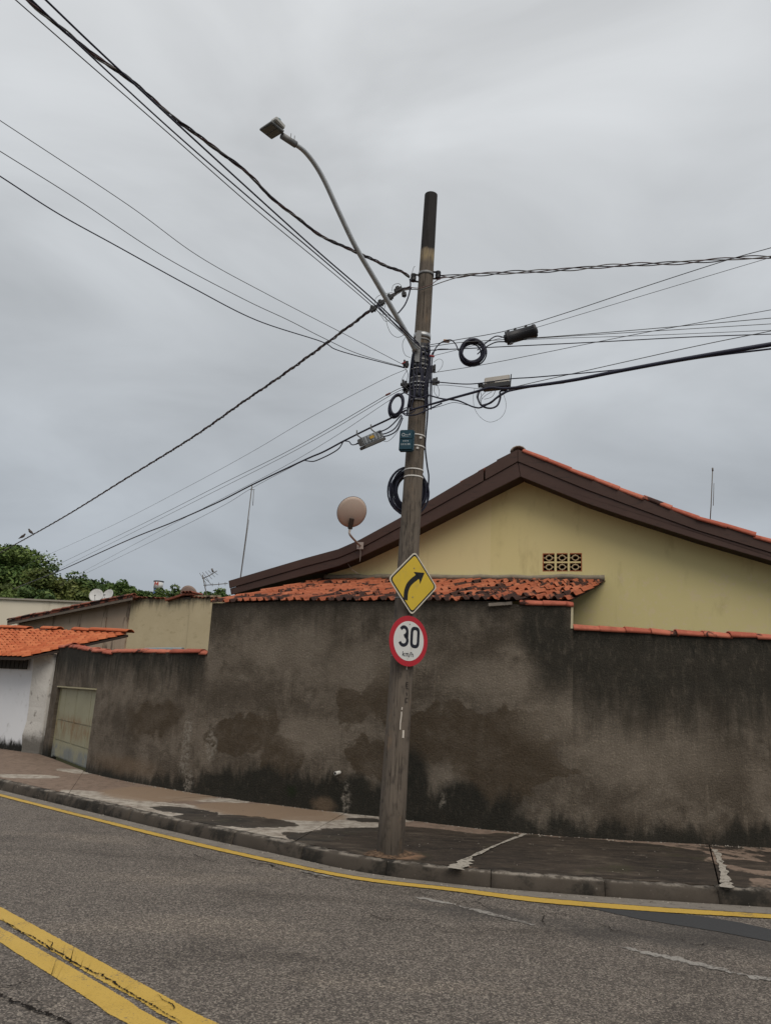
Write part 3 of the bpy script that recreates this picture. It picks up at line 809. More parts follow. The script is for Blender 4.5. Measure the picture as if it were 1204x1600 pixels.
def gate_box(s0, s1, z0, z1, off, th, name, parent, mat=GATE, bev=0.006):
    P, Q = W3(s0, 0, off), W3(s1, 0, off); t = unit(Q - P); n3 = np.array([*wall_normal((s0 + s1) / 2), 0])
    c_ = (P + Q) / 2 + np.array([0, 0, (z0 + z1) / 2])
    m = MB(); m.box(c_ + n3 * th / 2, (np.linalg.norm(Q - P), th, z1 - z0), (t, n3, (0, 0, 1))); return m.build(name, mat, parent, bev)
gl = sG1 - sG0; mid_s = sG0 + gl * 0.47
for (a0, a1, cuts) in ((sG0 + .03, mid_s - .012, (.36,)), (mid_s + .012, sG1 - .02, (.66,))):
    lf = gate_box(a0, a1, 0.17, 1.565, -.12, 0.02, 'gate_leaf', GT)
    for (z0, z1) in ((0.19, 0.50), (0.515, 0.90), (0.915, 1.55)):
        e = [a0 + .02] + [a0 + (a1 - a0) * k for k in cuts] + [a1 - .02]
        for k in range(len(e) - 1):
            gate_box(e[k] + .008, e[k + 1] - .008, z0, z1, -.099, 0.014, 'gate_panel', lf)
gate_box(sG0, sG1 - .002, 1.57, 1.597, -.13, 0.14, 'gate_head', GT, simple('pale_gate_head', (0.42, 0.38, 0.25), .8, .2, 0, .3, 12))
gate_box(sG0, sG0 + .026, 0.15, 1.568, -.13, 0.06, 'gate_jamb', GT)
gate_box(mid_s - .03, mid_s + .03, 0.19, 1.55, -.0965, 0.01, 'gate_astragal', GT, GATE, 0.003)

# ================================================================== LEAN-TO TILED ROOF
GA = gy(945, 908, 11.9)
d_ = ray(514, 907); GB = CAM + d_ * ((GA[2] - CAM_H) / d_[2])
gdir = unit(GA - GB)                                       # along the gable, towards the picture's right
gn = np.array([gdir[1], -gdir[0], 0.0])                    # gable normal, towards the street
def gab(x, y, off=0.0):
    """sight line (x,y) met with the gable plane moved out by off; returns (t along gable, z)"""
    d = ray(x, y); p0 = GA + gn * off; t = ((p0 - CAM) @ gn) / (d @ gn); q = CAM + d * t
    return np.array([(q - GA) @ gdir, q[2]])
def G3(t, z, off=0.0): q = GA + gdir * t + gn * off; return np.array([q[0], q[1], z])
sL0, sL1 = wall_px(331, 945)[0], sF - 0.02
LT = thing('lean_to_roof', W3((sL0 + sL1) / 2, Z_TALL), 'red clay tile lean-to roof with black lichen, resting on the tall wall', 'roof')
TILE_ME = tile_unit(1).mesh('roof_tile', TILE); TILE_E_ME = tile_unit(1).mesh('roof_tile', TILE_EAVE)
def lt_front(t):
    s = sL0 + (sL1 - sL0) * t
    over = 0.07 if s < sE else 0.07 - .22 * min(1, (s - sE) / .15)
    return W3(s, Z_TALL + 0.035 + (0.0 if s < sE else .05), over)
bt0, bt1 = gab(508, 908, 0.01)[0], gab(944, 908, 0.01)[0]
def lt_back(t): return G3(bt0 + (bt1 - bt0) * t, 3.615, 0.02)
tile_field(lt_front, lt_back, 42, 5, TILE_ME, LT, 0.046, None, TILE_E_ME)
WOOD_D = simple('dark_roof_timber', (0.045, 0.032, 0.026), 0.8, .2, 0, .3, 14)
m = MB()
F_ = [lt_front(t) * .90 + lt_back(t) * .10 for t in np.linspace(.01, .99, 20)]; B_ = [lt_back(t) for t in np.linspace(.01, .99, 20)]
dn = np.array([0, 0, -.035])
m.add([p + dn for p in F_] + [p + dn for p in B_] + [p + dn * 1.6 for p in F_] + [p + dn * 1.6 for p in B_],
      [(i, i + 1, 21 + i, 20 + i) for i in range(19)] + [(40 + i, 60 + i, 61 + i, 41 + i) for i in range(19)] + [(i, 40 + i, 41 + i, i + 1) for i in range(19)] + [(0, 20, 60, 40), (19, 59, 79, 39)])
m.build('roof_boarding', WOOD_D, LT)
m = MB(); a_, b_ = wall_px(764, 946), wall_px(800, 943)
P, Q = W3(a_[0], a_[1], .05), W3(b_[0], b_[1] , .02)
m.box((P + Q) / 2, (np.linalg.norm(Q - P), .05, .045), (unit(Q - P), np.cross((0, 0, 1), unit(Q - P)), (0, 0, 1)))
m.build('batten_end', simple('grey_batten', (0.22, .19, .16), .85, .2, 0, .3, 20), LT, .004)
m = MB(); m.tube(catmull([lt_back(t) + gn * .03 + np.array([0, 0, .05 + rng.normal(0, .008)]) for t in np.linspace(0.0, 1.0, 30)], 2), 0.045, 6)
m.build('mortar_flashing', simple('grey_mortar', (0.26, .225, .17), .92, .1, 0, .35, 12, .5), LT)

# ================================================================== YELLOW HOUSE
M = Mat('yellow_wall_paint', 0.85, 0.2)
p = M.pos()
n1 = M.noise(0.9, p, 5, .6); n2 = M.noise(3.4, M.mapping(p, (1, 1, .35)), 6, .65)
c = M.mix((0.63, 0.540, 0.255), (0.71, 0.615, 0.325), n1)
c = M.mix(c, (0.50, 0.415, 0.205), M.step(n2, .54, .74, 0, .6))
seam = GA + gdir * gab(766, 850)[0]
dt = M.n.new('ShaderNodeVectorMath'); dt.operation = 'DOT_PRODUCT'; M.l.new(p, dt.inputs[0]); dt.inputs[1].default_value = tuple(gdir)
c = M.mix(c, (0.72, 0.615, 0.345), M.math('MULTIPLY', M.step(dt.outputs['Value'], float(seam @ gdir) + .004, float(seam @ gdir) - .004), .55))
c = M.mix(c, (0.40, 0.33, 0.16), M.step(M.noise(1.3, M.mapping(p, (3.5, 3.5, .22)), 7, .7), .58, .76, 0, .35))
zz = M.sep(p)[2]
c = M.mix(c, (0.68, 0.56, 0.36), M.math('MULTIPLY', M.step(M.math('ADD', zz, M.math('MULTIPLY', M.noise(4, p, 5, .7), .4)), 4.05, 3.85), M.step(M.noise(9, p, 6, .7), .5, .64, 0, .55)))
M.col(c); M.bump(M.math('ADD', M.noise(70, p, 4, .6), M.math('MULTIPLY', n1, .6)), .18, .006)
YWALL = M.m
M = Mat('brown_fascia_paint', 0.55, 0.35)
p = M.pos()
M.col(M.mix(M.mix((0.046, 0.022, 0.016), (0.078, 0.041, 0.031), M.noise(2.5, p, 6, .65)), (0.022, 0.014, 0.012), M.step(M.noise(8, M.mapping(p, (.5, .5, 3)), 6, .7), .55, .75)))
M.bump(M.noise(20, M.mapping(p, (.4, .4, 4)), 5, .65), .3, .004)
FASC = M.m
YH = thing('yellow_house', G3(0, 0), 'yellow rendered house gable with dark brown fascia behind the wall', 'house')
OFF = 0.42
def GP(pts, off=OFF): return [gab(x, y, off) for x, y in pts]
top_l = GP([(808, 702), (755, 731.5), (621.5, 810.6), (560, 844), (528, 858), (480, 871), (357, 907.5)])
mid_l = GP([(808, 721), (755, 751), (621.5, 825), (560, 858), (528, 871.5), (480, 884), (358.5, 919)])
bot_l = GP([(812, 744), (755, 773), (621.5, 842), (560, 871), (528, 884), (480, 897), (360, 929)])
top_r = GP([(808, 702), (913, 745), (971, 768), (1087, 811), (1204, 846)])
mid_r = GP([(808, 721), (913, 764), (971, 785.5), (1087, 828), (1204, 863.5)])
bot_r = GP([(812, 744), (913, 785), (971, 805), (1087, 842), (1204, 876)])
def more_r(L):
    d = (L[-1] - L[-3]) / (L[-1][0] - L[-3][0]); return L + [L[-1] + d * 3.2]
top_r, mid_r, bot_r = more_r(top_r), more_r(mid_r), more_r(bot_r)
def board(name, A, B, off, th, i0, i1, mat=FASC):
    m = MB(); pts = [G3(*A[i], off) for i in range(i0, i1 + 1)] + [G3(*B[i], off) for i in range(i1, i0 - 1, -1)]
    m.prism(pts, -gn * th); return m.build(name, mat, YH, 0.004)
e_ = 0.006
board('fascia_board', top_l, mid_l, OFF, .03, 1, 6)['label'] = 'upper fascia board of the long left slope'
board('fascia_board', [top_l[0], top_l[1] + np.array([.025, .014])], [mid_l[0], mid_l[1] + np.array([.025, .014])], OFF, .03, 0, 1)['label'] = 'short upper fascia piece left of the peak'
board('fascia_board', [p + np.array([e_, 0]) for p in top_r], [p + np.array([e_, 0]) for p in mid_r], OFF, .03, 0, 5)['label'] = 'upper fascia board of the right slope'
low = lambda L: [p - np.array([0, .004]) for p in L]
board('fascia_board', low(mid_l), bot_l, OFF - .02, .03, 0, 6)['label'] = 'lower fascia board of the left slope'
board('fascia_board', [p + np.array([e_, 0]) for p in low(mid_r)], [p + np.array([e_, 0]) for p in bot_r], OFF - .02, .03, 0, 5)['label'] = 'lower fascia board of the right slope'
def ztop(t):
    xs = [p[0] for p in bot_l[::-1]] + [p[0] for p in bot_r[1:]]; ys = [p[1] for p in bot_l[::-1]] + [p[1] for p in bot_r[1:]]
    return float(np.interp(t, xs, ys)) + 0.16
kx = sorted([p[0] for p in bot_l] + [p[0] for p in bot_r[1:]])
tl, tr = gab(511, 905)[0], top_r[-1][0] - .1
b00 = gab(847, 893); b11 = gab(908.5, 865)
t0, t1, zb0, zb1 = b00[0], b11[0], b00[1], b11[1] + .01
def wall_piece(m, ta, tb, za, zb=None):
    ts = [ta] + [k for k in kx if ta + .02 < k < tb - .02] + [tb]
    topp = [G3(t, ztop(t)) for t in ts[::-1]] if zb is None else [G3(tb, zb), G3(ta, zb)]
    m.prism([G3(ta, za), G3(tb, za)] + topp, -gn * .15)
m = MB(); wall_piece(m, tl, t0, 0.0); wall_piece(m, t1, tr, 0.0); wall_piece(m, t0, t1, 0.0, zb0); wall_piece(m, t0, t1, zb1)
m.build('gable_wall', YWALL, YH)
m = MB(); m.prism([G3(tl, 0, -.15), G3(tl + .15, 0, -.15), G3(tl + .15, 3.6, -.15), G3(tl, 3.6, -.15)], -gn * 7); m.build('side_wall', YWALL, YH)
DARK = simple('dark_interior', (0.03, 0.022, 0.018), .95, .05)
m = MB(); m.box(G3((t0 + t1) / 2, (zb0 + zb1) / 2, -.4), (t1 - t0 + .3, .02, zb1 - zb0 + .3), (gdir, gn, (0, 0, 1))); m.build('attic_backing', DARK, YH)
# openwork vent blocks
BRICKV = simple('clay_vent_block', (0.38, 0.13, 0.06), .85, .2, 0, .3, 15, .3)
PALE_V = simple('painted_vent_face', (0.50, 0.40, 0.24), .85, .2, 0, .15, 15)
bw, bh = (t1 - t0) / 3, (zb1 - zb0) / 2
for i in range(3):
    for j in range(2):
        ct, cz = t0 + bw * (i + .5), zb0 + bh * (j + .5)
        m = MB(); w_, h_, fr_ = bw * .98, bh * .98, .013
        for (dx, dz, sx, sz) in ((0, h_ / 2 - fr_ / 2, w_, fr_), (0, -h_ / 2 + fr_ / 2, w_, fr_), (w_ / 2 - fr_ / 2, 0, fr_, h_ - 2 * fr_), (-w_ / 2 + fr_ / 2, 0, fr_, h_ - 2 * fr_)):
            m.box(G3(ct + dx, cz + dz, -.05), (sx, .10, sz), (gdir, gn, (0, 0, 1)))
        blk = m.build('vent_block', BRICKV, YH)
        m = MB(); rx, rz = w_ * .24, h_ * .27
        def el(k, r_, off): a = 2 * math.pi * k / 20; return G3(ct + math.cos(a) * (rx + r_), cz + math.sin(a) * (rz + r_), off)
        for k in range(20):
            m.add([el(k, -.006, -.002), el(k + 1, -.006, -.002), el(k + 1, .008, -.002), el(k, .008, -.002)], [(0, 1, 2, 3)])
            m.add([el(k, -.006, -.002), el(k + 1, -.006, -.002), el(k + 1, -.006, -.09), el(k, -.006, -.09)], [(0, 1, 2, 3)])
            m.add([el(k, .008, -.002), el(k + 1, .008, -.002), el(k + 1, .008, -.09), el(k, .008, -.09)], [(0, 1, 2, 3)])
        m.build('vent_ring', PALE_V, blk)
        for (dx, dz, sx, sz) in ((rx + .008 + (w_ / 2 - fr_ - rx - .008) / 2, 0, w_ / 2 - fr_ - rx - .008, .012), (-(rx + .008 + (w_ / 2 - fr_ - rx - .008) / 2), 0, w_ / 2 - fr_ - rx - .008, .012),
                                 (0, rz + .008 + (h_ / 2 - fr_ - rz - .008) / 2, .014, h_ / 2 - fr_ - rz - .008), (0, -(rz + .008 + (h_ / 2 - fr_ - rz - .008) / 2), .014, h_ / 2 - fr_ - rz - .008)):
            m = MB(); m.box(G3(ct + dx, cz + dz, -.047), (sx, .085, sz), (gdir, gn, (0, 0, 1)))
            m.build('vent_rib', PALE_V, blk)
m = MB()
for (dx, dz, sx, sz) in [(bw, (zb1 - zb0) / 2, .034, zb1 - zb0), (2 * bw, (zb1 - zb0) / 2, .034, zb1 - zb0)] + [(bw * (k + .5), bh, bw - .034, .026) for k in range(3)] :
    m.box(G3(t0 + dx, zb0 + dz, .0005), (sx, .004, sz), (gdir, gn, (0, 0, 1)))
m.build('vent_joint', YWALL, YH)
# roof planes behind the fascia (tiled), soffit boards
def slope(name, L, mat, sgn, dz=0.0, depth=8.5):
    m = MB(); A = [G3(*(p + np.array([0, dz])), OFF - .035) for p in L]; B = [G3(*(p + np.array([0, dz])), OFF - depth) for p in L]
    n = len(A); low_ = np.array([0, 0, -.05])
    m.add(A + B + [p + low_ for p in A] + [p + low_ for p in B],
          [(i, i + 1, n + i + 1, n + i) for i in range(n - 1)] + [(2 * n + i, 3 * n + i, 3 * n + i + 1, 2 * n + i + 1) for i in range(n - 1)] +
          [(i, 2 * n + i, 2 * n + i + 1, i + 1) for i in range(n - 1)] + [(n + i, n + i + 1, 3 * n + i + 1, 3 * n + i) for i in range(n - 1)] + [(0, n, 3 * n, 2 * n), (n - 1, 3 * n - 1, 4 * n - 1, 2 * n - 1)])
    return m.build(name, mat, YH)
slope('roof_deck', top_l, TILE_OLD, -1, -.012)
slope('roof_deck', [p + np.array([.01, 0]) for p in top_r], TILE, 1, -.012)
slope('soffit', [p + np.array([0, .07]) for p in bot_l], WOOD_D, -1, 0, .62)
slope('soffit', [p + np.array([.01, .07]) for p in bot_r], WOOD_D, 1, 0, .62)
# tiles lying along the right-hand verge, then two more courses behind them
BARREL_ROOF = barrel('verge_tile', TILE_CAP)
for course in range(3):
    for a_, b_ in zip(top_r[:-1], top_r[1:]):
        pass
    pts = Curve([tuple(p) for p in top_r]); s = 0.10 + course * .04
    while s < pts.L - .2:
        e = 0.40 * random.uniform(.97, 1.03)
        p0, p1 = pts.at(s), pts.at(min(s + e, pts.L))
        A, B = G3(p0[0], p0[1] - .012, OFF - .075 - .19 * course), G3(p1[0], p1[1] - .012, OFF - .075 - .19 * course)
        # laid from the lower end upwards so that the upper tile laps over
        place_tile(BARREL_ROOF, B, np.cross(A - B, (0, 0, 1)), A - B, YH, .10, e, .088, 'verge_tile', 1.2)
        s += e
pts = Curve([tuple(p) for p in top_l]); s = .02
while s < 1.0:
    e = 0.34; p0, p1 = pts.at(s), pts.at(s + e)
    A, B = G3(p0[0], p0[1] - .035, OFF - .10), G3(p1[0], p1[1] - .035, OFF - .10)
    place_tile(barrel('verge_tile', TILE_OLD) if s < .03 else YH.children[-1].data, B, np.cross(A - B, (0, 0, 1)), A - B, YH, .09, e, .075, 'verge_tile', 1.0); s += e
m = MB(); pk = top_l[0]
for k in range(18):
    a = G3(pk[0], pk[1], OFF - .1 - .4 * k)
pk3 = G3(pk[0], pk[1] - .02, OFF - .06)
place_tile(barrel('ridge_tile', simple('mortared_ridge', (.30, .235, .19), .9, .1, 0, .35, 14, .6)), pk3, gdir, -gn, YH, .13, .42, .105, 'ridge_tile', 0)
for k in range(1, 18):
    place_tile(BARREL_ROOF, G3(pk[0], pk[1] - .02, OFF - .06 - .40 * k), gdir, -gn, YH, .12, .40, .10, 'ridge_tile', .6)

# ================================================================== UTILITY POLE
PB = gz(609, 1335, 0.14); PT = gy(673, 305, PB[1])
PAX = unit(PT - PB)
def pole_at(z): return PB + (PT - PB) * ((z - PB[2]) / (PT[2] - PB[2]))
def pole_r(z): return float(np.interp(z, [0.0, 2.5, 7.9], [0.142, 0.120, 0.080]))
def pole_z(py):
    x = 609 + (1335 - py) * 64 / 1030; return gy(x, py, PB[1])[2]
M = Mat('weathered_pole', 0.85, 0.25)
p = M.pos(); zz = M.sep(p)[2]; xx = M.sep(p)[0]
gr = M.noise(9, M.mapping(p, (3.0, 3.0, .28)), 7, .7)
c = M.mix((0.095, 0.076, 0.061), (0.178, 0.148, 0.120), gr)
c = M.mix(c, (0.050, 0.042, 0.036), M.step(M.noise(5, M.mapping(p, (2, 2, .9)), 7, .7), .50, .68, 0, .75))
c = M.mix(c, (0.23, 0.160, 0.105), M.step(M.noise(3.2, M.mapping(p, (2, 2, .7), loc=(3, 1, 5)), 6, .7), .56, .72, 0, .6))
c = M.mix(c, (0.33, 0.255, 0.150), M.math('MULTIPLY', M.step(M.math('ABSOLUTE', M.math('SUBTRACT', zz, pole_z(402))), .13, .02), M.step(gr, .40, .55, 0.2, .9)))
nt_ = M.math('ADD', zz, M.math('MULTIPLY', M.math('SUBTRACT', M.noise(12, M.mapping(p, (2, 2, .4)), 4, .6), .5), .12))
c = M.mix(c, M.mix((0.018, 0.017, 0.018), (0.040, 0.036, 0.034), gr), M.step(nt_, pole_z(394), pole_z(390)))
c = M.mix(c, (0.032, 0.027, 0.022), M.math('MULTIPLY', M.step(nt_, .75, .15), .55))
cr_ = M.noise(1, M.mapping(p, (26, 26, .55)), 3, .5)
c = M.mix(c, (0.018, 0.014, 0.011), M.step(M.math('ABSOLUTE', M.math('SUBTRACT', cr_, .5)), .012, .004, 0, .8))
M.col(c)
M.bump(M.math('ADD', M.noise(30, M.mapping(p, (2, 2, .2)), 6, .7), M.math('MULTIPLY', M.step(M.math('ABSOLUTE', M.math('SUBTRACT', cr_, .5)), .02, .004), -1.0)), .5, .008)
POLE_M = M.m
UP = thing('utility_pole', PB, 'tall weathered brown utility pole leaning slightly, standing at the kerb', 'pole')
m = MB(); zs = np.concatenate([[-.3], np.linspace(0, PT[2], 26)]); seg = 28; vs = []
for z in zs:
    ce, r_ = pole_at(z), pole_r(z)
    for k in range(seg):
        a = 2 * math.pi * k / seg; rr = r_ * (1 + .012 * math.sin(3 * a + z) + rng.normal(0, .003))
        vs.append(ce + np.array([math.cos(a) * rr, math.sin(a) * rr, 0]))
n = len(zs)
fs = [(i * seg + k, i * seg + (k + 1) % seg, (i + 1) * seg + (k + 1) % seg, (i + 1) * seg + k) for i in range(n - 1) for k in range(seg)]
m.add(vs, fs, True)
tv = [pole_at(PT[2]) + np.array([math.cos(2 * math.pi * k / seg), math.sin(2 * math.pi * k / seg), 0]) * pole_r(PT[2]) * .99 for k in range(seg)]
m.add(tv + [pole_at(PT[2] + .012)], [(k, (k + 1) % seg, seg) for k in range(seg)])
m.build('shaft', POLE_M, UP)
STEEL = simple('galvanised_steel', (0.40, 0.41, 0.42), 0.45, .5, .75, .25, 20)
STEEL_D = simple('dull_galvanised_band', (0.20, 0.20, 0.20), 0.6, .4, .5, .4, 25)
WHITE_S = simple('white_strap', (0.62, 0.60, 0.57), .6, .3)
BLACK_P = simple('black_plastic', (0.016, 0.016, 0.019), .5, .4, 0, .3)
BLACK_C = simple('black_cable', (0.014, 0.015, 0.034), .5, .4, 0, .3, 3)
RED_P = simple('red_plastic', (0.35, 0.03, 0.03), .5, .4)
BROWN_W = simple('brown_insulation', (0.11, 0.055, 0.055), .6, .3)
GREY_W = simple('grey_wire', (0.10, 0.105, 0.11), .5, .4, .2)
def band(py, h, mat=STEEL_D, th=.004, name='band'):
    z = pole_z(py); m = MB(); m.ring(pole_at(z), PAX, pole_r(z) + .0015, h, th); return m.build(name, mat, UP)
band(430, .035, STEEL_D, .006); band(527, .055, STEEL, .007); band(534, .02, STEEL_D)
for py, h, mt in ((548, .03, STEEL_D), (556, .022, STEEL_D), (566, .03, STEEL_D), (574, .035, STEEL_D), (580, .012, WHITE_S), (594, .028, STEEL_D), (602, .016, STEEL), (607.5, .016, STEEL), (613, .012, STEEL_D), (629, .024, STEEL_D)):
    band(py, h * .8, mt, .012 + rng.uniform(0, .004))
for py in (736, 747): band(py, .016, WHITE_S, .003, 'strap')
for (a0, a1, th_) in ((541, 560, .008), (561, 578, .010), (579.5, 592, .007), (593, 611, .010), (612, 627, .008)):        # black sleeves of taped cable
    z = (pole_z(a0) + pole_z(a1)) / 2; m = MB(); m.ring(pole_at(z), PAX, pole_r(z) + .001, abs(pole_z(a0) - pole_z(a1)), th_); m.build('tape_wrap', BLACK_P, UP)
# cables laced up the pole, left and right flank
for k, (dx, ya, yb, r_) in enumerate(((-.9, 540, 640, .011), (-.7, 545, 612, .009), (-.35, 552, 630, .008), (.05, 556, 626, .010), (.4, 543, 600, .008), (.75, 540, 640, .012), (.95, 560, 655, .010), (.6, 575, 650, .009), (-.98, 560, 650, .012), (-.55, 590, 645, .010), (.22, 580, 628, .009), (.88, 548, 622, .011), (-.15, 545, 590, .008))):
    P = []
    for t in np.linspace(0, 1, 9):
        z = pole_z(ya + (yb - ya) * t); rr = pole_r(z) + r_ * .9 + .006; a = math.asin(max(-.99, min(.99, dx + .08 * math.sin(9 * t + k))))
        P.append(pole_at(z) + np.array([math.sin(a) * rr, -math.cos(a) * rr, 0]))
    m = MB(); m.tube(catmull(P, 3), r_, 6); m.build('riser_cable', BLACK_C, UP)
# spool insulators on U brackets
def spool(cx, cy, sgn, Yo=0.0):
    c_ = gy(cx, cy, PB[1] + Yo); z = c_[2]; pc = pole_at(z); m = MB()
    for dz in (.045, -.045):
        a = pc + np.array([sgn * pole_r(z) * .9, Yo * .5, dz]); b = c_ + np.array([sgn * .03, 0, dz])
        m.box((a + b) / 2, (np.linalg.norm(b - a), .03, .008), (unit(b - a), np.cross((0, 0, 1), unit(b - a)), (0, 0, 1)))
    m.build('insulator_bracket', BLACK_P, UP)
    m = MB(); zs_ = [-.05, -.048, -.03, -.022, -.008, 0, .008, .022, .03, .048, .05]; rs = [.005, .03, .036, .026, .036, .024, .036, .026, .036, .03, .005]
    m.tube([c_ + np.array([0, 0, k]) for k in zs_], rs, 12); m.build('insulator', BLACK_P, UP)
    return c_
INS_L = spool(645.5, 434, -1, -.02); INS_R = spool(684, 430, 1, -.02)
for (cx, cy, sg, Yo, sx) in ((634, 570, -1, -.04, .07), (632, 601, -1, -.05, .10), (679, 597, 1, -.04, .11), (676, 577, 1, -.02, .06), (634, 609, -1, 0.02, .07)):
    c_ = gy(cx, cy, PB[1] + Yo); m = MB()
    m.box(c_, (sx, .06, .022)); m.box(c_ + np.array([-sg * .01, -.01, 0]), (.035, .05, .075)); m.box(c_ + np.array([sg * .02, .0, .01]), (.022, .03, .10))
    m.build('cable_clamp', BLACK_P, UP, .004)
# angle bracket of the lamp arm
zb_ = pole_z(540); m = MB(); c_ = gy(653, 541, PB[1] - .125)
m.box(c_, (.055, .012, .40), (r0, (0, 1, 0), PAX)); m.box(c_ + np.array([-.03, .03, 0]), (.012, .07, .36), (r0, (0, 1, 0), PAX)); m.build('arm_bracket', STEEL_D, UP, .002)
# painted marks on the pole: E, a stroke, C and white dribbles
INK = simple('black_stencil', (0.02, .016, .014), .8)
CHALK = simple('white_dribble', (0.55, 0.50, 0.44), .85)
def on_pole(x, y, lift=.002):
    """point on the pole surface along sight line (x,y)"""
    d = ray(x, y); z = CAM_H
    for _ in range(6):
        c_ = pole_at(z); r_ = pole_r(z) * 1.012 + lift
        A = d[0] ** 2 + d[1] ** 2; Bq = -(d[0] * c_[0] + d[1] * c_[1]); Cq = c_[0] ** 2 + c_[1] ** 2 - r_ * r_
        D_ = Bq * Bq - A * Cq; t = (-Bq - math.sqrt(max(D_, 0))) / A; z = CAM_H + d[2] * t
    return CAM + d * t
def stroke_on_pole(name, pts, w, mat):
    P = [on_pole(*q) for q in pts]; A, B = [], []
    for i, q in enumerate(P):
        t = unit(P[min(i + 1, len(P) - 1)] - P[max(i - 1, 0)]); c_ = pole_at(q[2]); nn = unit(np.array([q[0] - c_[0], q[1] - c_[1], 0])); s_ = np.cross(t, nn)
        A.append(q + s_ * w / 2); B.append(q - s_ * w / 2)
    m = MB(); m.strip(A, B); m.build(name, mat, UP)
for L in ([(634.5, 1066), (634, 1072)], [(634.5, 1066), (637.5, 1066.3)], [(634.3, 1069), (637, 1069.2)], [(634, 1072), (637, 1072.2)],
          [(634.5, 1075), (636.8, 1075.6), (637, 1078)], [(634.8, 1082), (635.6, 1087)], [(637, 1091), (633.5, 1091.5), (633, 1097), (636.5, 1097)]):
    stroke_on_pole('painted_mark', L, .008, INK)
for L, w in (([(628, 1105), (627.4, 1109)], .012), ([(627, 1112), (627, 1117), (626.2, 1123), (625.2, 1130), (624.8, 1140)], .012), ([(630, 1141), (629.5, 1153)], .022), ([(635.5, 1040), (635, 1046)], .014)):
    stroke_on_pole('white_dribble', L, w, CHALK)

# ================================================================== STREET LAMP
def vplane(P0, P1):
    h = unit(np.array([P1[0] - P0[0], P1[1] - P0[1], 0])); n_ = np.array([h[1], -h[0], 0]); return h, n_
def px_plane(x, y, P0, n_):
    d = ray(x, y); return CAM + d * (((P0 - CAM) @ n_) / (d @ n_))
LB = gy(649, 548, PB[1] - .15); LE = gy(452, 220, 7.0)
hL, nL = vplane(LB, LE)
arm = [px_plane(x, y, LB, nL) for x, y in ((649, 548), (637, 525), (615, 487), (585, 436), (555, 385), (530, 333), (508, 285), (492, 257), (476, 237), (462, 226), (448, 217))]
SL = thing('street_lamp', LB, 'grey curved street lamp arm with flat square lamp head, clamped to the pole', 'street lamp')
m = MB(); A_ = catmull(arm, 5); m.tube(A_, np.linspace(.031, .024, len(A_)), 12); m.build('arm', STEEL, SL)
a_t = np.radians(14)
hn = unit(hL * math.sin(a_t) - np.array([0, 0, 1]) * math.cos(a_t))          # underside looks down and outwards
hp = px_plane(443, 211, LB, nL) + hn * .02
cor = []
for x, y in ((404.5, 203.5), (424, 190.5), (443.5, 207), (424, 218.5)):
    d = ray(x, y); cor.append(CAM + d * (((hp - CAM) @ hn) / (d @ hn)))
cc = sum(cor) / 4
HOUS = simple('grey_lamp_housing', (0.15, 0.155, 0.155), .5, .4, .2)
m = MB(); m.prism(cor, -hn * .032); m.build('lamp_head', HOUS, SL, .006)
LENS = simple('lamp_glass', (0.10, .10, .09), .15, .6)
for (a0, a1, b0, b1) in ((.08, .92, .08, .46), (.08, .92, .54, .92)):
    q = lambda a, b: cor[0] * (1 - a) * (1 - b) + cor[1] * a * (1 - b) + cor[2] * a * b + cor[3] * (1 - a) * b + hn * .0005
    m = MB(); m.prism([q(a0, b0), q(a1, b0), q(a1, b1), q(a0, b1)], hn * .006); m.build('lens', LENS, SL, .002)
m = MB(); gx = unit(cor[2] - cor[3]); gyv = unit(np.cross(hn, gx)); tcp = (cor[1] + cor[2]) / 2 * .80 + cc * .20 - hn * .058
m.box(tcp, (.09, .13, .05), (gx, gyv, hn)); m.build('driver_box', simple('pale_driver_box', (.42, .42, .40), .5), SL, .008)
m = MB(); m.tube([tcp - hn * .03 - gx * .02, tcp - hn * .075 - gx * .02], .026, 12); m.build('photocell', simple('teal_photocell', (.03, .14, .17), .4), SL)
m = MB(); m.tube([arm[-2], arm[-1] + (arm[-1] - arm[-2]) * .55], [.036, .034], 10)
for k in (.2, .6):
    c_ = arm[-2] * (1 - k) + arm[-1] * k; m.tube([c_, c_ + np.array([0, 0, .095])], .004, 5)
m.build('spigot_clamp', STEEL_D, SL)

# ================================================================== SIGNS
PSI = math.radians(38)
SN = np.array([math.sin(PSI), -math.cos(PSI), 0]); SX = np.array([math.cos(PSI), math.sin(PSI), 0]); SZ = unit(PAX - SN * (PAX @ SN)); SX = unit(np.cross(SZ, SN)) * (1 if np.cross(SZ, SN) @ SX > 0 else -1)
class SignPlane:
    def __init__(self, c): self.c = c
    def p(self, x, y, off=0.0): return self.c + SX * x + SZ * y + SN * off
    def poly(self, pts, off, th, mat, name, parent, bev=0.0):
        m = MB(); m.prism([self.p(x, y, off) for x, y in pts], SN * th); return m.build(name, mat, parent, bev)
    def stroke(self, pts, w, off, th, mat, name, parent):
        P = [np.array(q, float) for q in pts]; A, B = [], []
        for i, q in enumerate(P):
            t = P[min(i + 1, len(P) - 1)] - P[max(i - 1, 0)]; t = t / np.linalg.norm(t); n_ = np.array([-t[1], t[0]]); A.append(q + n_ * w / 2); B.append(q - n_ * w / 2)
        return self.poly([tuple(a) for a in A] + [tuple(b) for b in B[::-1]], off, th, mat, name, parent)
def rounded(corners, r, n=5):
    out = []; N = len(corners)
    for i in range(N):
        a, b, c_ = (np.array(corners[k % N], float) for k in (i - 1, i, i + 1))
        u_, v_ = unit(a - b), unit(c_ - b); p0, p1 = b + u_ * r, b + v_ * r
        for t in np.linspace(0, 1, n): out.append(tuple(p0 * (1 - t) ** 2 + b * 2 * t * (1 - t) + p1 * t * t))
    return out
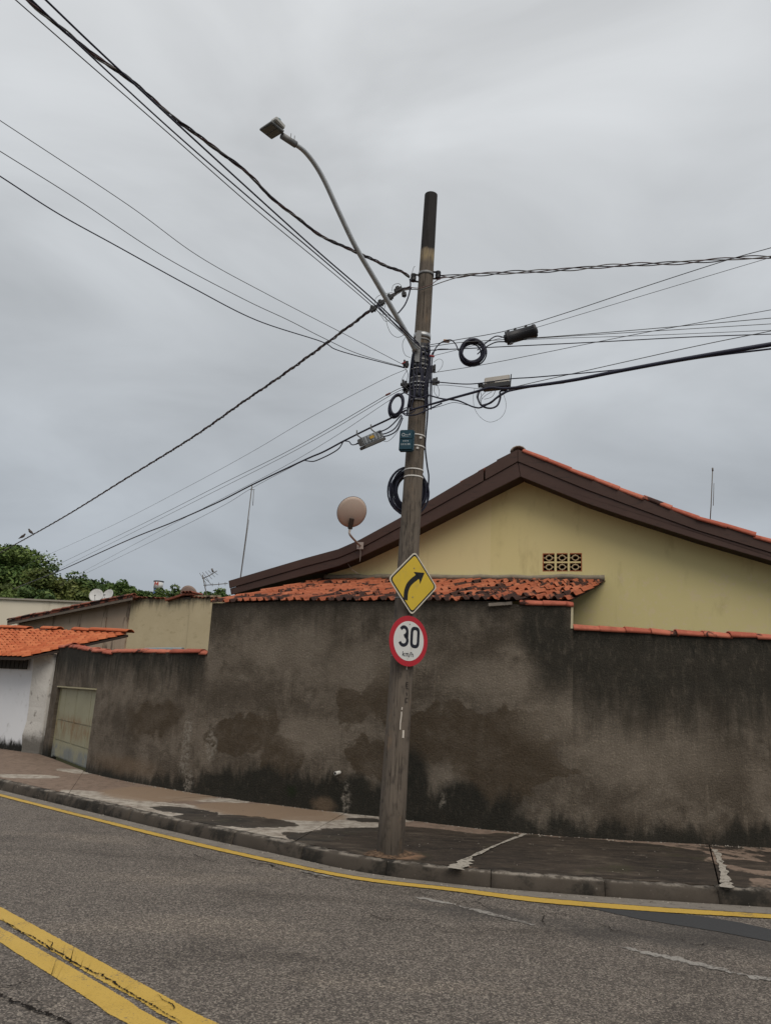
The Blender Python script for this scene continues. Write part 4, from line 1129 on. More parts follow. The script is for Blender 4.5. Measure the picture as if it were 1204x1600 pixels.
def sign_paint(name, c, var=.08, dirt=(.25, .2, .13)):
    M = Mat(name, .45, .4); p = M.pos()
    k = M.mix(tuple(q * (1 - var) for q in c), tuple(min(1, q * (1 + var)) for q in c), M.noise(6, p, 5, .6))
    k = M.mix(k, dirt, M.step(M.noise(9, M.mapping(p, (1, 1, .6)), 6, .7), .54, .74, 0, .42)); k = M.mix(k, dirt, M.step(M.noise(3, M.mapping(p, (6, 6, .7)), 7, .75), .60, .72, 0, .35)); M.col(k); return M.m
S_YEL = sign_paint('sign_yellow', (0.60, 0.42, 0.035)); S_BLK = simple('sign_black', (.012, .012, .013), .5); S_WHT = sign_paint('sign_white', (.62, .62, .60), .05)
S_RED = sign_paint('sign_red', (.42, .016, .028), .08, (.2, .03, .03)); S_RIM = sign_paint('sign_rim', (.60, .55, .46)); ALU = simple('sign_back', (.35, .35, .35), .5, .4, .6)
def sign_pos(x, y):
    c_ = gy(x, y, PB[1] - .12)
    for _ in range(5):
        z = c_[2]; t = pole_at(z) + SN * (pole_r(z) + .035); d = ray(x, y); c_ = CAM + d * (((t - CAM) @ SN) / (d @ SN))
    return c_
c1 = sign_pos(645.5, 911); sp1 = SignPlane(c1)
WS = thing('curve_warning_sign', c1, 'yellow diamond warning sign with black right-curving arrow on the pole', 'road sign')
hd = 0.352
dia = lambda k, r: rounded([(0, k), (-k, 0), (0, -k), (k, 0)], r)
sp1.poly(dia(hd, .05), -.003, .003, S_RIM, 'plate', WS); sp1.poly(dia(hd - .020, .045), .0003, .001, S_BLK, 'black_border', WS); sp1.poly(dia(hd - .042, .04), .0016, .001, S_YEL, 'yellow_field', WS)
q = lambda x, y: (x * hd, y * hd)
shaft = catmull([q(-.285, -.565), q(-.285, -.40), q(-.265, -.25), q(-.19, -.08), q(-.06, .06), q(.08, .17), q(.17, .245)], 5)
sp1.stroke(shaft, .165 * hd, .0029, .001, S_BLK, 'arrow_shaft', WS)
sp1.poly([q(.425, .385), q(-.02, .345), q(.095, .255), q(.232, .135), q(.265, .005)], .0029, .001, S_BLK, 'arrow_head', WS)
for (x, y) in ((-.01, -.44), (-.01, .46)):
    m = MB(); m.tube([sp1.p(x * hd, y * hd, .002), sp1.p(x * hd, y * hd, .007)], .007, 8); m.build('bolt', STEEL_D, WS)
c2 = sign_pos(638.3, 1001.5); sp2 = SignPlane(c2)
SS = thing('speed_limit_sign', c2, 'round white speed limit sign with red ring reading 30 km/h', 'road sign')
R2 = 0.268; circ = lambda r, n=48: [(math.cos(2 * math.pi * k / n) * r, math.sin(2 * math.pi * k / n) * r) for k in range(n)]
sp2.poly(circ(R2), -.003, .003, S_RED, 'red_ring', SS); sp2.poly(circ(R2 * .785), .0003, .001, S_WHT, 'white_field', SS)
INKN = simple('sign_navy_black', (.012, .014, .022), .5)
def arc(cx, cy, rx, ry, a0, a1, n=14): return [(cx + rx * math.cos(math.radians(a0 + (a1 - a0) * k / (n - 1))), cy + ry * math.sin(math.radians(a0 + (a1 - a0) * k / (n - 1)))) for k in range(n)]
w_ = .036
three = arc(-.075, .095, .046, .046, 155, -75, 16) + arc(-.075, .0, .054, .051, 70, -160, 16)
sp2.stroke(three, w_, .0016, .001, INKN, 'digit_three', SS)
zero_o = arc(.083, .045, .066, .115, 0, 360, 33)[:-1]
A = rounded([(.148, .16), (.018, .16), (.018, -.07), (.148, -.07)], .062, 7); Bz = rounded([(.112, .124), (.054, .124), (.054, -.034), (.112, -.034)], .028, 7)
m = MB(); n = len(A)
vs = [sp2.p(x, y, .0016) for x, y in A] + [sp2.p(x, y, .0016) for x, y in Bz] + [sp2.p(x, y, .0026) for x, y in A] + [sp2.p(x, y, .0026) for x, y in Bz]
m.add(vs, [(i, (i + 1) % n, n + (i + 1) % n, n + i) for i in range(n)] + [(2 * n + i, 3 * n + i, 3 * n + (i + 1) % n, 2 * n + (i + 1) % n) for i in range(n)] + [(i, 2 * n + i, 2 * n + (i + 1) % n, (i + 1) % n) for i in range(n)] + [(n + i, n + (i + 1) % n, 3 * n + (i + 1) % n, 3 * n + i) for i in range(n)])
m.build('digit_zero', INKN, SS)
y0 = -.165; t_ = .008
for nm, L in (('letter_k', [[(-.075, y0), (-.075, y0 + .05)], [(-.05, y0 + .034), (-.072, y0 + .016)], [(-.068, y0 + .019), (-.048, y0)]]),
              ('letter_m', [[(-.036, y0), (-.036, y0 + .034)], [(-.036, y0 + .03), (-.02, y0 + .033), (-.016, y0 + .025), (-.016, y0)], [(-.016, y0 + .03), (0, y0 + .033), (.004, y0 + .025), (.004, y0)]]),
              ('slash', [[(.012, y0 - .006), (.036, y0 + .052)]]), ('letter_h', [[(.046, y0), (.046, y0 + .05)], [(.046, y0 + .027), (.064, y0 + .033), (.07, y0 + .024), (.07, y0)]])):
    m = MB()
    for l_ in L:
        P = [np.array(q_, float) for q_ in l_]; Aa, Bb = [], []
        for i, q_ in enumerate(P):
            t = P[min(i + 1, len(P) - 1)] - P[max(i - 1, 0)]; t = t / np.linalg.norm(t); n_ = np.array([-t[1], t[0]]); Aa.append(q_ + n_ * t_ / 2); Bb.append(q_ - n_ * t_ / 2)
        m.prism([sp2.p(*x, .0016 + .0002 * L.index(l_)) for x in Aa] + [sp2.p(*x, .0016 + .0002 * L.index(l_)) for x in Bb[::-1]], SN * .001)
    m.build(nm, INKN, SS)
m = MB(); m.tube([sp2.p(.0, .178, .001), sp2.p(0, .178, .006)], .006, 8); m.build('bolt', STEEL_D, SS)
for T_, cz in ((WS, c1), (SS, c2)):
    m = MB()
    for dz in (-.16, .16):
        z = cz[2] + dz; m.ring(pole_at(z), PAX, pole_r(z) * 1.015 + .001, .014, .003)
        m.box(pole_at(z) + SN * (pole_r(z) + .016), (.05, .034, .02), (SX, SN, SZ))
    o = m.build('mounting_strap', STEEL_D, T_)

# ================================================================== TERMINAL BOX ON THE POLE
TEAL = simple('teal_plastic', (0.010, 0.050, 0.075), .45, .4, 0, .12)
MARK = simple('white_print', (.50, .54, .56), .6)
TB = thing('terminal_box', gy(634, 704, PB[1] - .2), 'small teal plastic terminal box with white print strapped to the pole', 'box')
th_ = math.radians(-16); BN = np.array([math.sin(th_), -math.cos(th_), 0]); BX = np.array([math.cos(th_), math.sin(th_), 0]); BZ = unit(PAX - BN * (PAX @ BN)); BX = np.cross(BZ, BN); BX = BX if BX[0] > 0 else -BX
bc = gy(634.2, 687.5, PB[1] - .215)
m = MB(); m.box(bc - BN * .035, (.165, .07, .25), (BX, BN, BZ)); m.build('case', TEAL, TB, .012)
m = MB(); m.box(bc + BN * .0035, (.15, .007, .10), (BX, BN, BZ)); o = m.build('lid', TEAL, TB, .004); 
for v_ in o.data.vertices: v_.co += Vector(BZ * .066)
m = MB(); m.box(bc + BN * .0035 - BZ * .052, (.15, .007, .12), (BX, BN, BZ)); m.build('lid', TEAL, TB, .004)
def bmark(pts, w=.006):
    P = [bc + BX * x + BZ * y + BN * .008 for x, y in pts]; A, B = [], []
    for i, q_ in enumerate(P):
        t = unit(P[min(i + 1, len(P) - 1)] - P[max(i - 1, 0)]); s_ = np.cross(t, BN); A.append(q_ + s_ * w / 2); B.append(q_ - s_ * w / 2)
    m = MB(); m.strip(A, B); m.build('printed_mark', MARK, TB)
bmark([(-.035 + .016 * math.cos(a), .062 + .018 * math.sin(a)) for a in np.linspace(0, 2 * math.pi, 13)])
bmark([(-.012, .055), (-.004, .065), (.004, .055), (.012, .065), (.02, .055)], .005); bmark([(.03, .055), (.03, .066), (.038, .066), (.042, .078), (.042, .054)], .005)
bmark([(-.02, .042), (.03, .042)], .003)
for x in (-.03, -.006, .02): bmark([(x, -.006), (x + .004, -.02)], .009)
for x in (-.05, -.028, -.003, .022, .042): bmark([(x, -.042), (x + .002, -.062)], .008)
m = MB()
for (py, x0) in ((683, 0), (700, 0)):
    z = pole_z(py); m.ring(pole_at(z), PAX, pole_r(z) * 1.015 + .002, .016, .003)
m.build('steel_strap', WHITE_S, TB)
for (px_, py) in ((657, 684), (652, 700)):
    m = MB(); m.box(on_pole(px_, py, .006), (.03, .016, .026)); m.build('strap_buckle', WHITE_S, TB, .003)

# ================================================================== OVERHEAD WIRES
TW_A = simple('twisted_cable_dark', (0.030, 0.026, 0.034), .5, .4, 0, .4, 5)
TW_B = simple('twisted_cable_brown', (0.085, 0.050, 0.055), .55, .3, 0, .4, 5)
TW_C = simple('twisted_cable_grey', (0.16, 0.155, 0.15), .5, .3, .2, .3, 5)
ALUW = simple('bare_grey_wire', (0.085, 0.088, 0.095), .5, .4, .3, .3, 4)
def path_px(pts, Y0, zend, ext=0.4):
    P0 = gy(*pts[0], Y0); P1 = gz(*pts[-1], zend); h, n_ = vplane(P0, P1)
    P = [px_plane(x, y, P0, n_) for x, y in pts]
    C = catmull(P, 10)
    if ext:
        t = C[-1] - C[-3]; C += [C[-1] + unit(t) * ext * k for k in (.5, 1.0)]
    return C
def wire(name, label, pts, Y0, zend, r, mat, group, ext=3.0, strands=0, pitch=.55, off=.015):
    C = path_px(pts, Y0, zend, ext)
    if not strands:
        m = MB(); m.tube(C, np.linspace(r[0], r[1], len(C)) if isinstance(r, tuple) else r, 6); o = m.build(name, mat); return tag(o, label, 'cable', group), C
    cv = Curve([tuple(p) for p in C]); root = thing(name, C[0], label, 'cable', group)
    N = int(cv.L / .045)
    for k in range(strands):
        P = []
        for i in range(N + 1):
            s = cv.L * i / N; t = cv.tan(s); a = np.cross(t, (0, 0, 1)); a = unit(a); b = np.cross(a, t)
            ph = 2 * math.pi * (s / pitch + k / strands) + .8 * math.sin(s * .9)
            o_ = off * (1 + .45 * math.sin(s * 2.3 + k * 2) * (1 if strands > 2 else .5))
            P.append(cv.at(s) + (a * math.cos(ph) + b * math.sin(ph)) * o_)
        m = MB(); m.tube(P, r, 5); m.build('strand', (TW_A, TW_B, TW_C, TW_A)[k % 4], root)
    return root, C
gU, gL, gR = 'wires running overhead to the upper left', 'wires running down to the trees at the left', 'wires running to the right from the pole'
Yp = PB[1]
wire('twisted_cable', 'thick twisted cable to the upper left with a kink below the lamp', [(639, 433), (626, 424), (600, 414), (555, 393), (500, 367), (425, 309), (399, 283), (375, 260), (345, 238), (280, 190), (230, 148), (200, 122), (140, 80), (75, 27), (45, 0)], Yp - .08, 6.62, .0072, TW_A, gU, 3, 4, .5, .0105)
wire('cable', 'dark blue straight cable crossing the twisted cable at the upper left', [(655, 538), (585, 470), (500, 396), (400, 306), (270, 187), (150, 75), (72, 0)], Yp - .16, 5.95, .0075, BLACK_C, gU)
wire('cable', 'middle of the three parallel straight cables at the upper left', [(655, 541), (580, 472), (500, 402), (400, 318), (270, 205), (130, 76), (50, 0)], Yp - .16, 5.9, .006, BLACK_C, gU)
wire('cable', 'lowest and thinnest of the three parallel straight cables at the upper left', [(655, 545), (575, 473), (500, 410), (400, 328), (270, 214), (130, 92), (25, 0)], Yp - .16, 5.85, .0042, GREY_W, gU)
wire('cable', 'thin grey wire, topmost of the slack trio meeting the left frame edge', [(632, 571), (540, 523), (420, 461), (310, 400), (200, 320), (0, 188)], Yp - .05, 5.55, .0030, ALUW, gU)
wire('cable', 'thin grey wire, middle of the slack trio meeting the left frame edge', [(632, 574), (560, 553), (505, 528), (450, 500), (380, 467), (255, 400), (120, 311), (0, 236)], Yp - .05, 5.5, .0034, ALUW, gU)
wire('cable', 'black slack cable, lowest of the trio meeting the left frame edge', [(632, 575), (600, 567), (550, 554), (522, 545), (500, 533), (400, 500), (300, 449), (180, 383), (90, 333), (0, 275)], Yp - .05, 5.45, .0052, BLACK_C, gU)
_, WB8 = wire('twisted_cable', 'long thick twisted cable running down left with two birds on it', [(641, 450), (622, 455), (600, 471), (585, 480), (560, 499), (490, 551), (430, 594), (380, 628), (300, 684), (200, 746), (100, 808), (20, 853), (-20, 874)], Yp - .10, 6.35, .0095, TW_A, gL, 3, 3, .42, .012)
wire('cable', 'faint thin wire just below the long twisted cable at the left', [(634, 577), (590, 597), (480, 655), (390, 708), (300, 757), (180, 819), (73, 868)], Yp - .05, 5.6, .0028, ALUW, gL, 4)
wire('cable', 'upper wire of the close pair running down left with a brown splice', [(634, 603), (606, 616), (520, 666), (440, 710), (345, 757), (220, 820), (93, 881)], Yp - .06, 5.3, .0040, ALUW, gL, 4)
wire('cable', 'lower wire of the close pair running down left', [(634, 606), (606, 620), (520, 671), (440, 715), (345, 763), (220, 826), (95, 888)], Yp - .06, 5.25, .0034, GREY_W, gL, 4)
wire('cable', 'thin wire between the close pair and the black cable at the left', [(634, 611), (606, 627), (520, 684), (440, 731), (345, 780), (230, 840), (123, 897)], Yp - .06, 5.2, .0028, ALUW, gL, 4)
wire('cable', 'thin wire lowest of all, sagging beneath the black cable at the left', [(470, 722), (393, 763), (345, 792), (250, 840), (128, 899)], Yp + 3.5, 5.25, .0034, ALUW, gL, 4)
_, WB11 = wire('cable', 'heavy black cable running down left past the silver amplifier', [(634, 641), (607, 655), (575, 670), (537, 689), (505, 706), (475, 719), (395, 757), (340, 785), (270, 816), (200, 844), (100, 889), (60, 905)], Yp - .08, 4.75, .0115, BLACK_C, gL, 4)
m = MB(); h_, n_ = vplane(gy(634, 641, Yp - .08), gz(60, 905, 4.75)); P0 = gy(634, 641, Yp - .08)
m.tube(catmull([px_plane(x, y, P0, n_) for x, y in ((536, 690), (529, 701), (515, 710), (498, 718), (488, 721), (476, 719.5))], 6), .008, 6)
m.tube(catmull([px_plane(x, y, P0, n_) for x, y in ((537, 689), (545, 690), (550, 695), (560, 693), (570, 690))], 6), .007, 6)
tag(m.build('cable_loop', BLACK_C), 'slack loop of black cable hanging below the heavy cable', 'cable')
# right-hand side
wire('twisted_cable', 'loose twisted cable running right from the top spool insulator', [(686, 432), (706, 432), (740, 428.5), (800, 426), (850, 423.5), (900, 419), (960, 415.5), (1020, 412.5), (1080, 408.5), (1150, 404), (1204, 402)], Yp - .03, 6.72, .0065, TW_A, gR, 3, 3, .85, .017)
wire('cable', 'thin wire rising steeply right across the twisted cable', [(658, 540), (676, 538), (713, 531), (790, 517), (880, 490), (1000, 450), (1130, 408), (1204, 387)], Yp - .05, 6.25, .0042, ALUW, gR)
wire('cable', 'faint wire just below the steep one, ending by the twisted cable', [(658, 558), (676, 556), (750, 537), (840, 511), (1000, 463), (1120, 427), (1204, 402)], Yp + .02, 6.2, .0028, ALUW, gR)
wire('cable', 'upper cable entering the black splice tube and leaving right', [(658, 543), (676, 541), (720, 535), (780, 531), (860, 526), (1000, 515), (1204, 497)], Yp - .10, 5.8, .0042, GREY_W, gR)
wire('cable', 'second cable of the fan behind the black splice tube', [(790, 532), (860, 527), (1000, 518.5), (1204, 506)], Yp - .35, 5.75, .0036, GREY_W, gR)
wire('cable', 'third cable of the fan behind the black splice tube', [(790, 533), (860, 529), (1000, 524.5), (1204, 516)], Yp - .35, 5.7, .0030, ALUW, gR)
wire('cable', 'taut dark cable passing just below the black splice tube', [(658, 549), (676, 547), (720, 545), (780, 542), (840, 539), (940, 534), (1080, 526.5), (1204, 522)], Yp - .08, 5.7, .0056, BLACK_C, gR)
wire('cable', 'lone thin wire rising right below the round cable coil', [(658, 584), (678, 582), (730, 574), (780, 565), (840, 553), (1000, 521), (1204, 484)], Yp + .03, 5.65, .0034, ALUW, gR)
wire('cable', 'thin wire climbing right from the pale splice box', [(797, 606), (840, 596), (920, 578), (1009, 558), (1100, 538), (1204, 517)], Yp - .3, 5.4, .0042, GREY_W, gR)
wire('cable', 'dark cable leaving the top of the pale splice box to the right', [(658, 599), (680, 597), (735, 600), (797, 592), (840, 589), (960, 578), (1040, 566), (1204, 536)], Yp - .12, 5.25, .0062, BLACK_C, gR)
wire('heavy_cable', 'heaviest black cable bundle, upper run, right of the pole', [(640, 641), (672, 632), (700, 624), (740, 613), (765, 606), (790, 607), (840, 602), (900, 593), (960, 581), (1040, 566), (1120, 552), (1204, 538)], Yp - .20, 5.15, (.011, .023), BLACK_C, gR)
wire('heavy_cable', 'black cable bundle sagging below the pale splice box and going right', [(668, 617), (690, 623), (715, 626), (740, 636), (755, 635), (785, 616), (800, 610), (850, 601), (920, 590), (1000, 575), (1100, 558), (1204, 545)], Yp - .13, 5.1, .009, BLACK_C, gR)
m = MB(); m.box(gy(877, 597, 8.0), (.055, .03, .03), (unit((1, 0, .2)), (0, 1, 0), unit((-.2, 0, 1))))
tag(m.build('cable_tag', simple('amber_tag', (.42, .25, .03), .5)), 'small amber tag clipped on the heavy cable bundle', 'tag')
m = MB(); m.box(gy(697, 533, Yp - .12), (.07, .028, .03), (r0, (0, 1, 0), (0, 0, 1)))
tag(m.build('cable_tag', simple('orange_tag', (.42, .18, .03), .5)), 'small orange tag beside the top of the round coil', 'tag')

# coils of spare cable
def coil(name, label, cx, cy, rx, ry, Y, turns, rc, spread, tilt=0.0, ax=None, mat=None):
    c_ = gy(cx, cy, Y); k = np.linalg.norm(gy(cx + 1, cy, Y) - c_)
    X = np.array([1.0, 0, 0]) if ax is None else unit(ax); Z = np.array([0, 0, 1.0])
    X, Z = X * math.cos(tilt) + Z * math.sin(tilt), Z * math.cos(tilt) - X * math.sin(tilt); Yv = np.cross(X, Z)
    root = thing(name, c_ - np.array([0, 0, ry * k]), label, 'cable coil')
    for t in range(turns):
        dr = rng.uniform(-spread, spread); dc = rng.normal(0, spread * .35, 3); ph = rng.uniform(0, 6); P = []
        for i in range(33):
            a = 2 * math.pi * i / 32; w = 1 + .02 * math.sin(2 * a + ph)
            P.append(c_ + dc + (X * math.cos(a) * (rx * k + dr) + Z * math.sin(a) * (ry * k + dr)) * w + Yv * (rng.normal(0, .002) + (t - turns / 2) * rc * .7))
        P[-1] = P[0]; m = MB(); m.tube(P, rc, 6, False); m.build('cable_turn', mat or BLACK_C, root)
    return root, c_, k
coil('cable_coil', 'tight round coil of black cable hanging in the wires right of the pole', 737, 550, 18, 20.5, Yp - .15, 16, .0088, .021, -.45)
coil('cable_coil', 'large coil of black cable strapped behind the pole above the sign', 638.5, 768, 24.5, 32, Yp + .22, 20, .0105, .050, .1)
coil('cable_coil', 'small narrow coil of blue-black cable left of the pole', 619, 633, 9.5, 18, Yp - .14, 11, .0085, .014, -.2)
m = MB(); m.tube(catmull([gy(x, y, Yp - Yo) for x, y, Yo in ((668, 628, .12), (667.5, 650, .08), (665, 680, .02), (664, 700, 0), (667, 728, -.08), (669.5, 745, -.14), (668, 770, -.18))], 6), .010, 6)
tag(m.build('drop_cable', BLACK_C), 'black cable dropping down the right side of the pole to the large coil', 'cable')
# thin tail loops round the joints
def tail(label, pts, Y, r=.003, mat=None, name='wire_tail'):
    m = MB(); m.tube(catmull([gy(x, y, Y) for x, y in pts], 6), r, 5); return tag(m.build(name, mat or GREY_W), label, 'wire', 'loose wire tails on the pole')
tail('thin wire loop hanging left below the lamp arm', [(602, 488), (604, 505), (610, 520), (620, 527), (630, 524), (637, 520)], Yp - .2)
tail('thin wire loop curling left of the lamp bracket', [(633, 527), (629, 535), (629, 545), (633, 555), (641, 559)], Yp - .2, .0028)
tail('long thin wire circle hanging below the pale splice box', [(741, 607), (739, 620), (741, 638), (750, 652), (764, 659.5), (779, 655), (788, 644), (790, 630), (786, 616)], Yp - .25, .0022)
tail('thin wire loop right of the pole below the round coil', [(677, 566), (685, 561), (691, 564), (690, 573), (683, 581), (677, 583)], Yp - .15, .0025)
tail('thin wire hanging from small coil to the amplifier', [(628, 652), (626, 662), (620, 675), (612, 685), (604, 690), (597, 688), (595, 684)], Yp - .14, .003)
tail('short twisted wire end pointing up beside the left spool insulator', [(641, 436), (643, 428), (646, 418), (648, 416)], Yp - .1, .003, TW_C)
tail('red wire crossing the pole below the right spool insulator', [(640, 449), (655, 450), (672, 445), (686, 436), (700, 433)], Yp - .14, .005, BROWN_W)
tail('dark cable looping from twisted joint down to the lamp arm', [(640, 436), (641, 445), (639, 459), (633, 475), (624, 487), (619, 491)], Yp - .12, .009, BLACK_C)
tail('grey bridging cable from the joints to the pole above the band', [(606, 470), (628, 455), (645, 452), (660, 452), (690, 441), (720, 432), (745, 428)], Yp - .12, .006, TW_C)
tail('thin curl of wire above the black connectors', [(612, 455), (614, 446), (622, 443), (627, 448), (622, 456), (616, 452)], Yp - .12, .003)
tail('small wire hoop over the leftmost connector', [(585, 478), (587, 466), (596, 460), (606, 458), (613, 457)], Yp - .13, .003)
tail('tangle of thin wire drooping under the connectors', [(590, 486), (597, 496), (602, 502), (610, 499), (606, 492), (598, 491), (600, 484), (602, 474)], Yp - .13, .003)
tail('thin dark wire down the right flank of the pole below the clamp', [(682, 600), (686, 612), (684, 620), (678, 612), (679, 600)], Yp - .13, .003)
tail('black cable arching from the pole through the orange tag to the round coil', [(673, 640), (674, 610), (674, 575), (676, 555), (681, 543), (690, 534.5), (703, 531), (711, 537), (716, 548)], Yp - .14, .0075, BLACK_C)
tail('second black riser beside the arching cable right of the pole', [(671, 632), (672, 600), (672, 566), (675, 552), (684, 546), (700, 545.5)], Yp - .15, .007, BLACK_C)
tail('black lead curving from the small coil round the pole front', [(623, 617), (632, 614), (640, 618), (655, 622), (668, 617)], Yp - .17, .008, BLACK_C)
tail('upper flat loop of cable between small coil and pole', [(629, 640), (636, 637), (648, 640), (640, 646), (630, 645), (628, 641)], Yp - .17, .006, BLACK_C)
tail('lower flat loop of cable between small coil and pole', [(628, 645), (635, 649), (650, 648), (664, 642), (690, 630)], Yp - .18, .009, BLACK_C)
tail('thin cable dipping right of the pole under the heavy bundle', [(668, 640), (690, 634), (708, 629), (725, 632), (742, 636)], Yp - .15, .0035, BLACK_C)
tail('short jumper across the left clamps of the pole', [(633, 575), (637, 585), (635, 595), (631, 604), (628, 612)], Yp - .15, .0035, BLACK_C)
tail('thin loose wire between the left clamps', [(636, 578), (630, 588), (627, 598), (634, 606), (640, 612)], Yp - .15, .0028)
tail('pair of thin wires bridging right clamp and splice box', [(680, 602), (700, 602), (745, 607), (752, 606)], Yp - .2, .003, BLACK_C)
tail('dark bundle along the lamp arm foot', [(590, 478), (610, 500), (630, 520), (648, 534), (660, 545), (668, 556)], Yp - .2, .008, BLACK_C)
# connectors on the twisted cable
CONN = 'black connectors on the twisted cable joint'
for lab, x, y, L, a in (('leftmost', 583, 483, .085, .7), ('second from the left', 595, 474, .09, .62), ('third from the left', 609, 465, .08, .6), ('fourth, largest and nearest the pole', 622, 453, .10, .5), ('lowest, below the largest one', 631, 460, .055, .2)):
    c_ = gy(x, y, Yp - .11); d = np.array([math.cos(a), 0, math.sin(a)]); e = np.array([-math.sin(a), 0, math.cos(a)])
    m = MB(); m.box(c_, (L, .05, .05), (d, (0, 1, 0), e)); m.box(c_ + e * .02, (L * .45, .06, .045), (d, (0, 1, 0), e)); m.tube([c_ - e * .045, c_ + e * .055], .011, 6)
    tag(m.build('cable_connector', BLACK_P, None, .006), 'black cable connector beside the lamp arm, ' + lab, 'connector', CONN)
for lab, x, y, w in (('upper brown splice sleeve on the thin wire left of the pole', 606, 616, .06), ('small red splice sleeve where the slack wires reach the pole', 631, 567, .05)):
    m = MB(); c_ = gy(x, y, Yp - .06); d = np.array([.86, 0, .5]); m.tube([c_ - d * w * .6, c_ - d * w * .4, c_ + d * w * .4, c_ + d * w * .6], [.004, .012, .012, .004], 8)
    tag(m.build('splice_sleeve', simple('red_brown_sleeve', (.16, .045, .035), .6) if y > 600 else RED_P), lab, 'splice')
m = MB(); m.tube([gy(671, 556, Yp - .14), gy(678, 557, Yp - .16)], .012, 8); tag(m.build('red_tie', RED_P), 'red plastic tie on the right side of the pole below the lamp bracket', 'tie')

# black splice tube
c0, c1_ = gy(787, 530, Yp - .35), gy(838, 516, Yp - .42); ax_ = unit(c1_ - c0)
ST = thing('splice_tube', (c0 + c1_) / 2, 'black cylindrical cable splice closure hanging in the wires right of the pole', 'splice closure')
m = MB(); L = np.linalg.norm(c1_ - c0)
prof_ = [(0, .02), (.01, .045), (.06, .05), (.065, .078), (.12, .078), (.125, .070), (.5, .070), (.88, .070), (.885, .077), (.96, .077), (.99, .068), (1.0, .03)]
m.tube([c0 + ax_ * L * t for t, _ in prof_], [r_ for _, r_ in prof_], 18); m.build('housing', BLACK_P, ST)
m = MB(); m.tube([c1_, c1_ + ax_ * .008], .034, 14); m.build('end_cap', simple('grey_cap', (.07, .07, .075), .5), ST)
for t in (.12, .33, .66):
    m = MB(); b_ = c0 + ax_ * L * t + np.array([0, 0, .065]); m.box(b_ + np.array([0, 0, .012]), (.03, .03, .045), (ax_, (0, 1, 0), (0, 0, 1))); m.build('hanger', BLACK_P, ST, .004)
m = MB(); b_ = c0 + ax_ * L * .22 - np.array([0, 0, .075]); m.box(b_, (.05, .03, .03), (ax_, (0, 1, 0), (0, 0, 1))); m.build('latch', simple('grey_latch', (.2, .2, .2), .5), ST, .006)
for dz in (-.03, .02):
    m = MB(); m.tube(catmull([c0 + np.array([.01, 0, dz]), c0 + np.array([-.10, 0, dz * 1.5]), c0 + np.array([-.22, 0, -.09 + dz]), c0 + np.array([-.30, .03, -.16 + dz])], 6), .007, 6); m.build('inlet_cable', BLACK_C, ST)
# pale splice box
c0, c1_ = gy(754, 599, Yp - .27), gy(797, 594, Yp - .31); ax_ = unit(c1_ - c0); bz = unit(np.array([0, 0, 1]) - ax_ * ax_[2]); by = np.cross(bz, ax_); L = np.linalg.norm(c1_ - c0); mc = (c0 + c1_) / 2
SBX = thing('splice_box', mc, 'pale grey box-shaped splice closure with black base hanging right of the pole', 'splice closure')
m = MB(); e1, e2 = .5 * L, .038
m.prism([mc + ax_ * x + bz * z - by * .05 for x, z in ((-e1 * .95, -.035), (-e1 * .86, .045), (e1, .052), (e1 * .86, -.035))], by * .10); m.build('cover', simple('pale_grey_cover', (.46, .43, .39), .6, .3, 0, .2), SBX, .008)
m = MB(); m.prism([mc + ax_ * x + bz * z - by * .06 for x, z in ((-e1 * 1.12, -.055), (-e1 * 1.05, -.012), (-e1 * .98, -.037), (e1 * .9, -.037), (e1 * 1.06, .055), (e1 * 1.12, .05), (e1 * .95, -.085), (-e1 * .95, -.085))], by * .12); m.build('base', BLACK_P, SBX, .004)
for k in (-1, 0, 1):
    m = MB(); a0 = mc - ax_ * (e1 * 1.05) + bz * (.018 * k - .02); m.tube([a0, a0 - ax_ * .05], .011, 8); m.build('cable_port', BLACK_P, SBX)
m = MB(); m.box(mc - ax_ * .07 - by * .0515 + bz * -.015, (.09, .002, .018), (ax_, by, bz)); m.build('label_plate', simple('dark_label', (.06, .055, .05), .6), SBX)
Yb = Yp - .27
tail('thick black cable loop slung under the pale splice box', [(748, 612), (746, 622), (752, 634), (765, 638), (776, 634), (781, 622), (781, 612), (792, 610)], Yb, .011, BLACK_C, 'cable_loop')
tail('second black cable loop slung under the pale splice box', [(752, 634), (765, 630), (775, 622), (785, 615), (800, 609)], Yb - .02, .013, BLACK_C, 'cable_loop')
for k, pts in enumerate((((746, 610), (744, 620), (748, 630)), ((750, 611), (752, 622), (749, 633)), ((758, 612), (750, 622), (752, 632)), ((768, 612), (758, 618), (752, 624)), ((774, 610), (768, 620), (756, 624)))):
    tail('thin tail wire under the pale splice box, number %s from the pole' % ('one', 'two', 'three', 'four', 'five')[k], list(pts), Yb - .03, .003)
# silver amplifier
AMP = thing('line_amplifier', gy(580, 690, Yp - .35), 'small silver finned amplifier box slung under the left cable', 'amplifier')
ca, cb = gy(564, 694, Yp - .42), gy(595, 681, Yp - .30); ax_ = unit(cb - ca); bz = unit(np.array([0, 0, 1]) - ax_ * ax_[2]); by = np.cross(bz, ax_); mc = (ca + cb) / 2; L = np.linalg.norm(cb - ca)
ALUM = simple('cast_aluminium', (.26, .27, .28), .5, .4, .6, .3, 25)
m = MB(); m.box(mc + bz * .02, (L, .11, .085), (ax_, by, bz)); m.build('housing', ALUM, AMP, .008)
m = MB(); m.box(mc - bz * .045, (L * 1.05, .12, .035), (ax_, by, bz)); m.build('base', simple('dark_cast_base', (.09, .085, .08), .6, .3, .3), AMP, .006)
for k in range(6):
    m = MB(); m.box(mc + ax_ * L * (-.4 + .16 * k) - by * .058 + bz * .02, (.008, .012, .075), (ax_, by, bz)); m.build('fin', ALUM, AMP)
